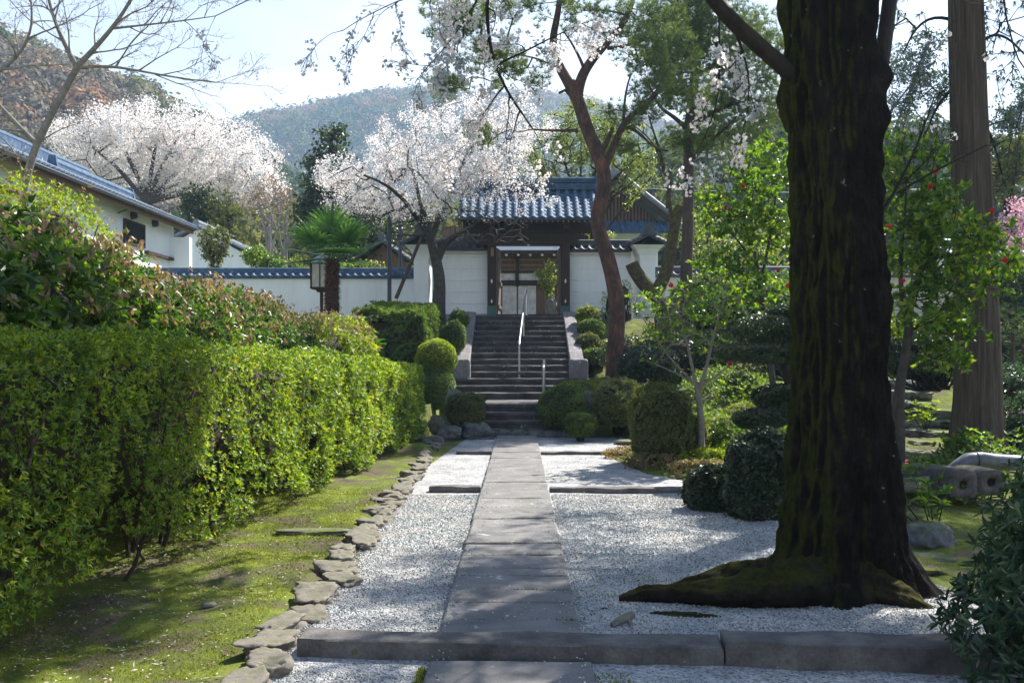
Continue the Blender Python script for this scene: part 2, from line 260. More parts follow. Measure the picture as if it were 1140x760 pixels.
# ------------------------------------------------------------------ shape kits
def randdir(n): return nrm(rng.normal(size=(n, 3)))
def leaves(mb, P, D, N, L, W, mi=0, six=False, fold=.12):
    P = np.asarray(P, float); n = len(P); D = nrm(D); S = nrm(np.cross(D, N)); N2 = np.cross(S, D)
    L = np.broadcast_to(np.asarray(L, float), (n,))[:, None]; W = np.broadcast_to(np.asarray(W, float), (n,))[:, None]
    if six:
        V = np.stack([P, P+D*.3*L+S*.46*W+N2*fold*W, P+D*.7*L+S*.36*W+N2*fold*W*.6, P+D*L-N2*.12*L, P+D*.7*L-S*.36*W+N2*fold*W*.6, P+D*.3*L-S*.46*W+N2*fold*W], 1)
        b = np.arange(n)[:, None]*6; F = np.vstack([b+np.array([[0, 1, 2, 3]]), b+np.array([[0, 3, 4, 5]])])
    else:
        V = np.stack([P, P+D*.45*L+S*.5*W+N2*fold*W, P+D*L, P+D*.45*L-S*.5*W+N2*fold*W], 1)
        F = np.arange(n)[:, None]*4+np.array([[0, 1, 2, 3]])
    mb.add(V.reshape(-1, 3), F, mi)
def whorls(mb, P, A, k, L, W, mi=0, six=False, spread=1.0, fold=.15):
    """k leaves in a rosette round each shoot tip P that points along A"""
    n = len(P); A = nrm(A); u = nrm(np.cross(A, randdir(n))); v = np.cross(A, u); ph = rng.uniform(0, 6.28, n)
    for i in range(k):
        a = ph+i*2.399+rng.uniform(-.3, .3, n); s = spread*rng.uniform(.6, 1.3, n)
        D = nrm(A*rng.uniform(.25, 1.0, n)[:, None]+(u*np.cos(a)[:, None]+v*np.sin(a)[:, None])*s[:, None])
        base = P-A*(np.asarray(L)*.25*rng.uniform(0, 1, n))[:, None]
        sc = rng.uniform(.65, 1.15, n); leaves(mb, base, D, A+randdir(n)*.25, L*sc, W*sc, mi, six, fold)
def flowers(mb, P, A, r, mi=0, petals=5):
    """open five-petalled flowers of radius r facing A"""
    n = len(P); A = nrm(A); u = nrm(np.cross(A, randdir(n))); v = np.cross(A, u)
    for i in range(petals):
        a = i*2*math.pi/petals; D = u*math.cos(a)+v*math.sin(a)
        leaves(mb, P, nrm(D+A*.35), A, r, r*.95, mi, False, .12)
def needles(mb, P, A, k, L, W, mi=0, spread=.9):
    n = len(P); A = nrm(A)
    for i in range(k):
        D = nrm(A+randdir(n)*spread); S = nrm(np.cross(D, randdir(n)))*W; l = (L*rng.uniform(.7, 1.1, n))[:, None]
        V = np.stack([P-S, P+S, P+D*l], 1).reshape(-1, 3); mb.add(V, np.arange(n*3).reshape(-1, 3), mi)

class Skel:                                   # a branching skeleton that grows towards given points
    def __init__(s): s.p = []; s.par = []; s.fix = []; s.chains = []
    def limb(s, pts, r0, r1, parent=-1, step=.12, wob=0.0):
        pts = np.asarray(pts, float); seg = np.linalg.norm(np.diff(pts, axis=0), axis=1); t = np.concatenate([[0], np.cumsum(seg)]); n = max(3, int(t[-1]/step)+1)
        q = np.linspace(0, t[-1], n); from_ = np.stack([np.interp(q, t, pts[:, i]) for i in range(3)], 1)
        k = min(7, n//2*2-1)
        if k >= 3:                           # round the corners
            pad = np.vstack([np.repeat(from_[:1], k//2, 0), from_, np.repeat(from_[-1:], k//2, 0)]); sm = np.stack([np.convolve(pad[:, i], np.ones(k)/k, 'valid') for i in range(3)], 1); sm[0] = from_[0]; sm[-1] = from_[-1]; from_ = sm
        if wob: from_[1:] += fnoise(from_[1:, None, :]+np.array([[0, 0, 0], [31, 7, 3], [5, 57, 19]])[None], 1.3, 3).reshape(-1, 3)*wob
        rr = r0+(r1-r0)*np.linspace(0, 1, n)**.8; ch = []
        for i in range(n):
            s.p.append(from_[i]); s.par.append(parent if i == 0 else len(s.p)-2); s.fix.append(rr[i]); ch.append(len(s.p)-1)
        s.chains.append(ch); return ch
    def near(s, q): return int(np.argmin(np.linalg.norm(np.array(s.p)-np.asarray(q), axis=1)))
    def grow(s, i, d, L, r, lvl, up=.0, wob=.12, kids=5, ratio=.55, ang=42, step=None):
        """one natural branch from node i, forking again lvl times"""
        if not hasattr(s, 'gt'): s.gt = []
        p = np.array(s.p[i]); n = max(3, int(6+2*lvl)); ch = [i]; d = nrm(np.asarray(d, float)); q = p
        for k in range(n):
            d = nrm(d+rng.normal(0, wob, 3)+np.array([0, 0, up])); q = q+d*L/n; s.p.append(q); s.par.append(ch[-1]); s.fix.append(max(.0022, r*(1-.72*(k+1)/n))); ch.append(len(s.p)-1)
        s.chains.append(ch); s.gt.append((q, d, lvl))
        if lvl > 0:
            for c in range(kids):
                t = .22+.76*(c+rng.uniform(0, .8))/kids; k = min(n-1, int(t*n)); j = ch[1+k]; T = nrm(np.array(s.p[j])-np.array(s.p[ch[k]])); o = nrm(np.cross(T, rng.normal(size=3))); a = R(ang*rng.uniform(.7, 1.25))
                s.grow(j, T*math.cos(a)+o*math.sin(a), L*ratio*rng.uniform(.6, 1.1)*(1.15-t*.55), s.fix[j]*.62, lvl-1, up, wob, kids, ratio, ang)
    def sprout(s, ch, n, L, r, lvl, t0=.2, side=None, **k):
        for c in range(n):
            t = t0+(1-t0)*(c+rng.uniform(0, .9))/n; j = ch[min(len(ch)-1, max(1, int(t*len(ch))))]; T = nrm(np.array(s.p[j])-np.array(s.p[s.par[j]])); o = nrm(np.cross(T, rng.normal(size=3))) if side is None else nrm(np.asarray(side)+rng.normal(0, .6, 3)); s.grow(j, T*.75+o*.75, L*rng.uniform(.6, 1.2), min(r, s.fix[j]*.7) if s.fix[j] > 0 else r, lvl, **k)
    def fill(s, A, step=.25, wob=.06, up=.0, minr=0):
        A = np.asarray(A, float); P0 = np.array(s.p); A = A[np.argsort([np.min(np.linalg.norm(P0-a, axis=1)) for a in A])]
        P = np.zeros((len(P0)+len(A)*60, 3)); P[:len(P0)] = P0; n = len(P0); s.ends = []
        block = np.zeros(len(P), bool); block[:len(P0)] = np.array(s.fix) < minr if minr else False
        low = min(p[2] for p in s.p)
        for a in A:
            d = P[:n]-a; dist = np.linalg.norm(d, axis=1)+np.maximum(0, P[:n, 2]-a[2])*.35
            i = int(np.argmin(dist)); b = P[i]; L = np.linalg.norm(a-b); m = max(1, min(50, int(L/step)))
            pd = nrm(b-P[s.par[i]]) if s.par[i] >= 0 else np.array([0, 0, 1.0]); ch = []
            mid = b+(a-b)*.45+pd*L*.22+np.array([0, 0, up])*L
            for k in range(1, m+1):
                t = k/m; q = (1-t)**2*b+2*t*(1-t)*mid+t*t*a
                if k < m: q = q+rng.normal(size=3)*wob*step*1.5
                s.p.append(q); s.par.append(i if k == 1 else n-1); s.fix.append(0); ch.append(n); P[n] = q; n += 1
            s.chains.append([i]+ch); s.ends.append(n-1)
    def radii(s, tip=.006, ex=2.3, cap=9):
        n = len(s.p); a = np.zeros(n); kids = np.zeros(n, int)
        for i in range(n):
            if s.par[i] >= 0: kids[s.par[i]] += 1
        for i in range(n-1, -1, -1):
            if kids[i] == 0: a[i] = tip**ex
            a[i] = max(a[i], tip**ex)
            if s.par[i] >= 0: a[s.par[i]] += a[i]
        r = np.minimum(a**(1/ex), cap); f = np.array(s.fix); s.r = np.where(f > 0, f, r); return s.r
    def mesh(s, mb, k0=10, kt=4, mi=0, rough=0.0):
        P = np.array(s.p)
        for ch in s.chains:
            r = s.r[ch].copy(); nofix = s.fix[ch[-1]] == 0
            if nofix and len(ch) > 1: r[0] = min(r[0], r[1]*1.25)
            rm = r.max(); k = kt if rm < .02 else 6 if rm < .06 else k0
            if len(ch) > 1: mb.tube(P[ch], r, k, mi, cap=(k > kt))
    def tips(s, rmax): P = np.array(s.p); i = np.where(s.r < rmax)[0]; par = np.array(s.par)[i]; return P[i], nrm(P[i]-P[np.maximum(par, 0)])

def inell(n, cs, shell=.0):
    """n points inside a union of ellipsoids [(centre, radii, weight)]"""
    w = np.array([c[2] if len(c) > 2 else np.prod(c[1]) for c in cs], float); w /= w.sum(); k = rng.choice(len(cs), n, p=w)
    d = randdir(n)*(rng.uniform(shell**3, 1, n)**(1/3))[:, None]
    return np.array([cs[i][0] for i in k])+d*np.array([cs[i][1] for i in k])

def ico(sub):
    bm = bmesh.new(); bmesh.ops.create_icosphere(bm, subdivisions=sub, radius=1); V = np.array([v.co[:] for v in bm.verts]); F = np.array([[v.index for v in f.verts] for f in bm.faces]); bm.free(); return V, F
ICO = {k: ico(k) for k in (1, 2, 3, 4)}
def rock_mesh(mb, c, size, seed, mi=0, sub=3, box=.5, amp=.16, rz=0.0, flat=0.0, freq=1.6, pw=4):
    V, F = ICO[sub]; V = V/(np.abs(V)**pw).sum(1, keepdims=True)**(box/pw)
    V = V*(1+amp*fnoise(V, freq, seed, 4)[:, None]); V[:, 2] = np.where(V[:, 2] > 0, V[:, 2]*(1-flat), V[:, 2])
    if flat: V[:, 2] = np.minimum(V[:, 2], .8-flat*.6+.08*fnoise(V, 2.5, seed+3))
    V = V*np.array(size)/2; cz, sz = math.cos(rz), math.sin(rz); V = V @ np.array([[cz, sz, 0], [-sz, cz, 0], [0, 0, 1]]); mb.add(V+np.array(c), F, mi)
def slab_mesh(mb, x0, x1, y0, y1, z0, z1, seed=0, amp=.006, nx=14, ny=5, mi=0, skew=0.0):
    """a hewn stone slab: slightly uneven top, worn edges, straight sides"""
    xs = np.linspace(x0, x1, nx); ys = np.linspace(y0, y1, ny); e = .012
    xs = np.concatenate([[x0, x0, x0+e], xs[1:-1], [x1-e, x1, x1]]); ys = np.concatenate([[y0, y0, y0+e], ys[1:-1], [y1-e, y1, y1]])
    X, Y = np.meshgrid(xs, ys, indexing='ij'); G = np.stack([X, Y, np.full(X.shape, z1)], -1)
    nz = fnoise(G*np.array([1, 1, 0])+seed*3.7, 3.0, seed, 4)*amp; G[..., 2] += nz
    ed = np.zeros(X.shape, bool); ed[1] = ed[-2] = True; ed[:, 1] = ed[:, -2] = True; G[..., 2][ed] -= e*.6
    bt = np.zeros(X.shape, bool); bt[0] = bt[-1] = True; bt[:, 0] = bt[:, -1] = True; G[..., 2][bt] = z0
    wav = fnoise(G*np.array([1, 1, 0.]), 5.0, seed+9, 3)*amp*1.3; out = (ed | bt); G[..., 1] += np.where(out, wav, 0); G[..., 1] += skew*(G[..., 0]-x0)
    mb.grid(G, mi)

# ---- the lie of the land
STX, RIS = .02, .161
def sst(a, b, x): t = np.clip((x-a)/(b-a), 0, 1); return t*t*(3-2*t)
def ground_h(X, Y, detail=True):
    X = np.asarray(X, float); Y = np.asarray(Y, float)
    s = .62*sst(19.2+1.1*sst(2.6, 1.8, np.abs(X)), 21.6, Y)+.5*sst(23.2, 25.2, Y)+1.72*sst(25.2, 29.9, Y)
    r = sst(1.8, 4.5, X); s = s+r*(.32*sst(11, 15.5, Y)*(1-sst(20, 24, Y))+.25*sst(16, 19, Y)*(1-sst(21, 24, Y)))
    l = sst(2.9, 4.3, -X); s = s+l*(.35+.5*sst(10, 20, Y))*(1-sst(24, 30, Y))
    s = s+9*sst(60, 110, Y)*(.4+.6*sst(20, -30, X))
    mid = ((X > -1.42) & (X < 2.4+0*Y) & (Y < 20.4))
    if detail:
        P = np.stack([X, Y, 0*X], -1); b = fnoise(P, .8, 5, 3)*.05+fnoise(P, 4.5, 9, 3)*.018
        strip = sst(1.40, 1.62, -X)+sst(1.3, 2.6, X-.1*0); strip = np.clip(strip, 0, 1)
        s = s+b*strip*sst(150, 60, Y)
        s = s+.045*sst(1.40, 1.65, -X)*sst(20, 19, Y)
    return s
def gh(x, y): return float(ground_h(np.array([x]), np.array([y]))[0])

def tile_sheet(mb, O, U, S, width, length, pitch=.27, row=.23, rad=.065, mi=0, phase=.5):
    """pantiled slope: O top-left corner, U along the ridge, S down the slope; round cover tiles and lapped pans"""
    U = np.array(U, float); S = np.array(S, float); N = nrm(np.cross(S, U)); N = N if N[2] > 0 else -N
    k = max(1, round(width/pitch)); pitch = width/k; us = []; hs = []
    for i in range(k):
        for t in np.linspace(0, 1, 11)[:-1]:
            x = (i+t)*pitch; dx = abs(t-phase)*pitch
            h = math.sqrt(max(0, rad**2-dx**2)) if dx < rad else -.018*math.sin(min(1, (dx-rad)/(pitch/2-rad))*math.pi/2)
            us.append(x); hs.append((h, dx < rad))
    us.append(width); hs.append((0, False)); m = max(1, round(length/row)); vs_ = []; vo = []
    for j in range(m): vs_ += [j*length/m, (j+1)*length/m-.004]; vo += [0.0, .028]
    G = np.zeros((len(us), len(vs_), 3)); Oa = np.array(O, float)
    for a, (u, (h, rd)) in enumerate(zip(us, hs)):
        for b, (v, o) in enumerate(zip(vs_, vo)):
            G[a, b] = Oa+U*u+S*v+N*(h+(o*.35 if rd else o)+.05)
    mb.grid(G, mi)
    A = np.stack([Oa, Oa+U*width, Oa+U*width+S*length, Oa+S*length]); mb.add(np.vstack([A-N*.03, A+N*.045]), [[3, 2, 1, 0], [4, 5, 6, 7], [0, 1, 5, 4], [1, 2, 6, 5], [2, 3, 7, 6], [3, 0, 4, 7]], mi)
    for i in range(k):                       # round end discs at the eave
        c = Oa+U*(i+phase)*pitch+S*(length+.012)+N*(.055); mb.tube([c-S*.03, c+S*.012], [rad*1.08]*2, 10, mi)

def clip_bush(name, label, c, rad, leaf, n, fm, group=None, cat='bush', stem=True, squash=.25, wl=4, seed=None, parent=None, lump=.13, ground=True):
    """clipped bush: leafy shell over twigs and a solid dark core that stands for inner shade; c is the foot of the bush"""
    seed = seed or int(rng.integers(1e6)); c = np.array(c, float); r = np.array(rad, float)
    t = parent or thing(name, label, cat, c, group)
    d = randdir(n); d = d[d[:, 2] > -.75]; q = np.abs(d)**2.4; d2 = d/(q.sum(1)**(1/2.4))[:, None]
    sh = 1+lump*fnoise(d2*3+seed, 1, seed % 97, 3); dep = 1-np.abs(rng.normal(0, .05, len(d)))+.03*fnoise(d2*9+seed, 1, 5, 2)
    top = c+np.array([0, 0, r[2]])
    P = top+d2*r*(sh*dep)[:, None]; A = nrm(d/r*r.mean()+randdir(len(d))*.35+np.array([0, 0, .25]))
    mb = Mb(); whorls(mb, P, A, wl, leaf*1.1, leaf*.48); sh_ = rng.uniform(size=len(P)) < .035; q_ = P[sh_]+d[sh_]*rng.uniform(.5, 1.6, (sh_.sum(), 1))*leaf; whorls(mb, q_, A[sh_], wl+1, leaf*1.2, leaf*.5)
    mb.build('foliage', MT[fm], t)
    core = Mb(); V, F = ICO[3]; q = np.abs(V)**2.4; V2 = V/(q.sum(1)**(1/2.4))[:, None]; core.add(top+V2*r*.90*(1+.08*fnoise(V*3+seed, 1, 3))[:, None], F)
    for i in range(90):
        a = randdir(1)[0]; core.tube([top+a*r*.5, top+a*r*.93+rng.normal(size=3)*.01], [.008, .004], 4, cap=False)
    core.build('shade_core', MT['twig'], t, smooth=True)
    if stem:
        s = Mb()
        for i in range(5): a = i*1.3+seed; s.tube([c+[.1*r[0]*math.cos(a), .1*r[1]*math.sin(a), -.15], top+[.4*r[0]*math.cos(a), .4*r[1]*math.sin(a), -.5*r[2]]], [.022, .014], 6)
        s.build('stem', MT['bark_dark'], t)
    return t
def tree_obj(name, label, cat, base, sk, leafmb, lm, bark, group=None, k0=12, tip=.006, leafname='foliage', extra=None):
    t = thing(name, label, cat, base, group); b = Mb(); sk.mesh(b, k0); b.build('trunk', MT[bark], t, smooth=True)
    if leafmb is not None: leafmb.build(leafname, [MT[m] for m in (lm if isinstance(lm, (list, tuple)) else [lm])], t)
    return t
# ================================================================== THE SETTING
def axis_pts(lo, hi, fine_lo, fine_hi, f, g=1.18):
    a = list(np.arange(fine_lo, fine_hi, f)); x = fine_hi; s = f
    while x < hi: a.append(x); s *= g; x += s
    a.append(hi); x = fine_lo; s = f; b = []
    while x > lo: s *= g; x -= s; b.append(max(x, lo))
    return np.array(sorted(set(b+a)))
gx = axis_pts(-700, 700, -4.2, 6.5, .065); gy = axis_pts(-30, 900, 3.6, 21, .07)
X, Y = np.meshgrid(gx, gy, indexing='ij'); Z = ground_h(X, Y)
stairs = (np.abs(X-.02) < 1.9) & (Y > 20.2) & (Y < 30.0); Z = np.where(stairs, Z-.45, Z)
m = Mb(); m.grid(np.stack([X, Y, Z], -1)); g = m.build('ground', MT['moss_ground'], smooth=True); tag(g, kind='structure')
# gravel court (sheet just above the ground) with real pebbles over its near part
def gravel_right(y): return 1.15+.0*y+np.interp(y, [3, 5, 6, 7.5, 9, 10.3, 11.5, 12.6, 14, 16.4, 18, 20.3], [2.6, 2.3, 2.2, 1.6, 1.55, 1.3, .95, 1.15, .62, .35, .9, .9])
def gravel_left(y): return -1.30+np.interp(y, [3, 5, 12, 15, 20.3], [.03, .0, -.08, -.10, .2])
ys = np.linspace(3.4, 20.4, 240); ts = np.linspace(0, 1, 60)
G = np.zeros((240, 60, 3))
for i, y in enumerate(ys):
    wob = fnoise(np.array([[y, 3.3, 0], [y, 9.1, 0]]), 1.6, 8, 3)*.10; a = gravel_left(y); b = gravel_right(y)+wob[1]
    G[i, :, 0] = a+(b-a)*ts; G[i, :, 1] = y; G[i, :, 2] = np.maximum(ground_h(G[i, :, 0], G[i, :, 1]), 0)*.0+.012+fnoise(np.stack([G[i, :, 0], G[i, :, 1], 0*ts], -1), 2.2, 4)*.006
    G[i, 0, 2] = G[i, -1, 2] = -.02
    rr = ts > .75; gh_ = ground_h(G[i, :, 0], G[i, :, 1]); G[i, :, 2] = np.where(rr, np.maximum(G[i, :, 2], gh_+.006), G[i, :, 2]); G[i, -1, 2] = gh_[-1]-.03
m = Mb(); m.grid(G); g = m.build('gravel_court', MT['gravel'], smooth=True); tag(g, kind='structure')
n = 150000; py = 4.1+(rng.uniform(0, 1, n)**1.6)*7.6; px = rng.uniform(-1.40, 3.9, n)
ok = (px < gravel_right(py)+.05+.08*fnoise(np.stack([py, py*0+9.1, py*0], -1), 1.6, 8, 3)) & ~((px > -.47) & (px < .37)) & ~((py > 4.88-.09*(px-1)) & (py < 5.42-.09*(px-1)) & (px > -1.25)); px, py = px[ok], py[ok]; n = len(px)
s = rng.uniform(.0035, .0085, n)*(1+.05*(py-4)); oc = np.array([[1, 0, 0], [-1, 0, 0], [0, 1, 0], [0, -1, 0], [0, 0, .8], [0, 0, -.8]]); of = np.array([[0, 2, 4], [2, 1, 4], [1, 3, 4], [3, 0, 4], [2, 0, 5], [1, 2, 5], [3, 1, 5], [0, 3, 5]])
V = oc[None]*s[:, None, None]*rng.uniform(.6, 1.3, (n, 6, 1)); a = rng.uniform(0, 6.28, n); ca, sa = np.cos(a)[:, None], np.sin(a)[:, None]
V = np.stack([V[..., 0]*ca-V[..., 1]*sa, V[..., 0]*sa+V[..., 1]*ca, V[..., 2]], -1)
pz = np.maximum(.012+fnoise(np.stack([px, py, 0*px], -1), 2.2, 4)*.006, np.where(px > 1.6, ground_h(px, py), -1))+s*.25
V += np.stack([px, py, pz], -1)[:, None]; m = Mb(); m.add(V.reshape(-1, 3), (np.arange(n)[:, None, None]*6+of[None]).reshape(-1, 3))
g = m.build('gravel_pebbles', MT['pebble']); tag(g, 'loose white and grey gravel pebbles covering the court', 'gravel', kind='stuff')

# the paved path: slabs of uneven length laid crosswise
PXC, PW = -.05, .80
edges_y = [5.56, 5.88, 6.31, 6.66, 7.08, 7.36, 7.86, 8.35, 8.82, 9.62, 10.35, 11.05, 11.82, 12.5, 13.6, 14.7, 15.6, 16.5, 17.5, 18.6, 19.6, 20.28]
m = Mb()
for i in range(len(edges_y)-1):
    w = PW+rng.uniform(-.012, .012); slab_mesh(m, PXC-w/2, PXC+w/2, edges_y[i]+.006, edges_y[i+1]-.006, -.05, .062+rng.uniform(-.006, .006), seed=i, amp=.007, skew=rng.uniform(-.012, .012))
for y0, y1 in ((4.02, 4.62), (4.635, 5.13)): slab_mesh(m, PXC-.41, PXC+.42, y0, y1-.01, -.05, .055, seed=int(y0*9), amp=.008)
g = m.build('path', MT['slab']); tag(g, kind='structure')

# low kerbs that cross the court
def kerb(a, b, w, h, z0, label, seed, mat='kerb'):
    a = np.array(a, float); b = np.array(b, float); L = np.linalg.norm(b-a); ang = math.atan2(b[1]-a[1], b[0]-a[0]); m = Mb()
    slab_mesh(m, 0, L, 0, w, z0, z0+h, seed=seed, amp=.011, nx=40, ny=6)
    V = m.V[0]; m.V[0] = np.stack([V[:, 0]*math.cos(ang)-V[:, 1]*math.sin(ang), V[:, 0]*math.sin(ang)+V[:, 1]*math.cos(ang), V[:, 2]], -1)
    o = m.build('kerb_stone', MT[mat], origin=None); o.location = (a[0], a[1], 0); return tag(o, label, 'kerb', 'stone kerbs crossing the gravel court')
kerb((-1.19, 5.30), (1.06, 5.15), .24, .16, -.05, 'long low kerb of dark hewn stone crossing in front of the path', 31)
kerb((1.068, 5.14), (3.9, 4.88), .27, .19, -.05, 'kerb stone in deep shade at the near right, below the mossy trunk', 32)
kerb((-1.08, 11.9), (-.462, 11.9), .16, .10, -.02, 'short middle kerb stone between the edging rocks and the paved path', 33)
kerb((.36, 11.9), (2.1, 11.78), .16, .09, -.02, 'middle kerb running from the paved path right to the dark round bushes', 34)
kerb((-1.05, 16.6), (-.462, 16.6), .15, .09, -.02, 'short far kerb stone left of the path', 35)
kerb((.36, 16.6), (2.3, 16.45), .15, .08, -.02, 'far kerb right of the path reaching the tall clipped bush', 36)
kerb((-1.0, 19.75), (-.5, 19.72), .14, .075, -.02, 'smallest flat kerb stone near the foot of the stairs', 37)

# rough stones edging the gravel on the left
def ordw(n):
    o = ['', 'first', 'second', 'third', 'fourth', 'fifth', 'sixth', 'seventh', 'eighth', 'ninth', 'tenth', 'eleventh', 'twelfth', 'thirteenth', 'fourteenth', 'fifteenth', 'sixteenth', 'seventeenth', 'eighteenth', 'nineteenth']
    return o[n] if n < 20 else ['twentieth', 'thirtieth', 'fortieth', 'fiftieth'][n//10-2] if n % 10 == 0 else ['twenty', 'thirty', 'forty', 'fifty'][n//10-2]+'-'+o[n % 10]
y = 4.55; i = 0
while y < 19.4:
    L = rng.uniform(.24, .50) if y < 9 else rng.uniform(.22, .42); W = rng.uniform(.15, .27)*(1.0 if y < 12 else .85); x = -1.33-.012*(y-5)+rng.uniform(-.08, .08)-.02*(y > 10)
    if y > 14: x += .02*(y-14)*-1
    m = Mb(); rock_mesh(m, (0, 0, 0), (W*.98, L*.90, rng.uniform(.11, .18)), 40+i, sub=4, box=.95, amp=.34, flat=.45, rz=rng.uniform(-.5, .5), freq=1.5)
    o = m.build('edging_stone', MT['edge'], smooth=True); o.location = (x, y+L/2, .038+rng.uniform(-.02, .015)); o.rotation_euler = (rng.uniform(-.06, .06), rng.uniform(-.06, .06), 0)
    where = ['nearest the camera, below the kerb end', 'touching the left end of the near kerb'][i] if i < 2 else f'between moss and gravel, {ordw(i+1)} stone away from the camera'
    tag(o, f'rough tan edging stone {where}', 'edging stone', 'rough stones edging the gravel on the left'); y += L*.86; i += 1

# ---------------------------------------------------------------- the stone stairs
t = thing('stone_staircase', 'wide dark granite staircase climbing to the temple gate', 'staircase', (STX, 20.4, 0))
z = 0.0; k = 0
def step(x0, x1, y0, y1, z0, z1, seed):
    m = Mb(); slab_mesh(m, x0, x1, y0, y1, z1-.065, z1, seed=seed, amp=.008, nx=26, ny=5); m.box(((x0+x1)/2, (y0+y1)/2+.03, (z0+z1-.067)/2-.01), (x1-x0-.03, y1-y0-.04, z1-z0-.05)); m.build('step', MT['step'], t)
lowy = [20.45, 20.75, 21.05, 21.35]
for i in range(4): step(-.86+STX+.02*i, 1.25, lowy[i], lowy[i]+(.42 if i < 3 else 2.2), z, z+RIS, 60+i); z += RIS
midy = [23.7, 24.15, 24.6]
for i in range(3): step(-1.80+.06*i, 1.86-.04*i, midy[i], midy[i]+(.6 if i < 2 else 1.4), z, z+RIS, 70+i); z += RIS
ny = 11; y0 = 25.25
for i in range(ny): step(-1.27, 1.30, y0+i*.42, y0+i*.42+.56, z, z+RIS, 80+i); z += RIS
TOPZ = z
m = Mb(); m.box((STX, 31.5, TOPZ-.1), (2.9, 3.2, .188)); m.build('top_landing', MT['step'], t)
for sx, nm in ((-1, 'l'), (1, 'r')):         # sloping cheek walls
    xa = -1.28-.36 if sx < 0 else 1.31; m = Mb(); xb = xa+.36
    y1 = y0+ny*.42-.1; A = [(y0-.25, 7*RIS-.1), (y0-.25, 7*RIS+.16), (y1, TOPZ+.10), (y1, TOPZ-.3)]
    G = np.zeros((40, 8, 3))
    for a in range(40):
        f = a/39; yy = y0-.25+(y1-y0+.25)*f; zt = 7*RIS+.22+(TOPZ+.06-7*RIS-.16)*f; zb = ground_h(np.array([0.]), np.array([yy]))[0]-.9
        prof = [(xa, zb), (xa, zt-.02), (xa+.02, zt), (xa+.12, zt+.004), (xb-.12, zt), (xb-.02, zt), (xb, zt-.02), (xb, zb)]
        for b, (xx, zz) in enumerate(prof): G[a, b] = (xx, yy, zz+(fnoise(np.array([[xx, yy, 0]]), 4, 5)[0]*.012 if 0 < b < 7 else 0))
    m.grid(G); m.add(G[0], [[0, 1, 6, 7], [1, 2, 5, 6]]); m.build('cheek_wall', MT['cheek'], t)
    m = Mb(); rock_mesh(m, (xa+.17 if sx > 0 else xa+.19, y0-.38, 7*RIS+.22), (.46, .46, .52), 91+sx, sub=4, box=1.0, amp=.03, freq=3, pw=14); m.build('end_block', MT['cheek'], t, smooth=True)
m = Mb()
for i in range(9): rock_mesh(m, (-1.35+i*.34, 20.36, .05), (.38, .3, .2), 300+i, sub=3, box=.8, amp=.2)
m.build('foot_stone', MT['rock_grey'], t, smooth=True)
def handrail(label, pts, r, posts):
    h = thing('handrail', label, 'handrail', pts[0], 'steel handrails on the stairs'); m = Mb(); m.tube(pts, r, 12); m.build('rail', MT['metal'], h, smooth=True)
    for a, b in posts: m = Mb(); m.tube([a, b], r*1.05, 12); m.tube([(a[0], a[1], a[2]), (a[0], a[1], a[2]+.02)], r*2, 12); m.build('post', MT['metal'], h, smooth=True)
handrail('long bent steel handrail climbing the middle of the upper stairs', [(0.0, 25.3, 1.98), (0.0, 25.38, 2.02), (.06, 26.6, 2.55), (.12, 28.0, 3.05), (.20, 29.6, 3.66), (.215, 29.9, 3.72), (.22, 30.0, 3.62)], .028, [((0, 25.3, 7*RIS), (0, 25.3, 1.99)), ((.22, 30.0, TOPZ-.16), (.22, 30.0, 3.64)), ((.12, 28.0, 2.25), (.12, 28.0, 3.04))])
handrail('short steel handrail beside the lowest steps', [(.52, 21.3, 1.38), (.52, 21.34, 1.44), (.56, 22.5, 1.56), (.56, 22.56, 1.5)], .03, [((.52, 21.3, .6), (.52, 21.3, 1.4)), ((.56, 22.56, .62), (.56, 22.56, 1.52))])

# ---------------------------------------------------------------- the gate
GY = 31.2; gx0, gx1 = -.85, 1.43; gc = .29
gt = thing('temple_gate', 'dark timber temple gate with blue tiled roof at the head of the stairs', 'gate', (gc, GY, TOPZ))
for x in (gx0, gx1):
    m = Mb(); m.box((x, GY-.3, TOPZ+1.42), (.27, .27, 2.84)); p = m.build('post', MT['wood'], gt)
    for zz, hh, ww, mm in ((TOPZ+.18, .36, .285, 'verdigris'),): m = Mb(); m.box((x, GY-.3, zz), (ww, ww, hh)); q = m.build('post_shoe', MT[mm], p, origin=(gc, GY, TOPZ)); q.location = (0, 0, 0)
    for zz, s_ in ((TOPZ+1.12, .06), (TOPZ+.50, .05)): m = Mb(); m.add(np.array([[x-s_*.6, GY-.445, zz], [x, GY-.46, zz-s_*1.4], [x+s_*.6, GY-.445, zz], [x, GY-.46, zz+s_*1.4], [x, GY-.43, zz]]), [[0, 1, 4], [1, 2, 4], [2, 3, 4], [3, 0, 4], [0, 3, 1], [3, 2, 1]]); q = m.build('metal_fitting', MT['white_paint'], p, origin=(gc, GY, TOPZ)); q.location = (0, 0, 0)
    m = Mb(); m.box((x, GY+1.2, TOPZ+1.3), (.22, .22, 2.6)); m.build('rear_post', MT['wood'], gt)
m = Mb(); m.box((gx0+.02, GY-.45, TOPZ+2.02), (.09, .02, .26)); m.build('name_plate', MT['wood_tan'], gt)
m = Mb(); m.box((gc, GY-.3, TOPZ+2.42), (3.0, .2, .36)); m.build('lintel', MT['wood_h'], gt)
m = Mb(); m.box((gc, GY-.28, TOPZ+2.72), (3.9, .22, .2)); m.box((gc, GY+1.2, TOPZ+2.6), (3.9, .2, .22)); m.build('tie_beam', MT['wood_h'], gt)
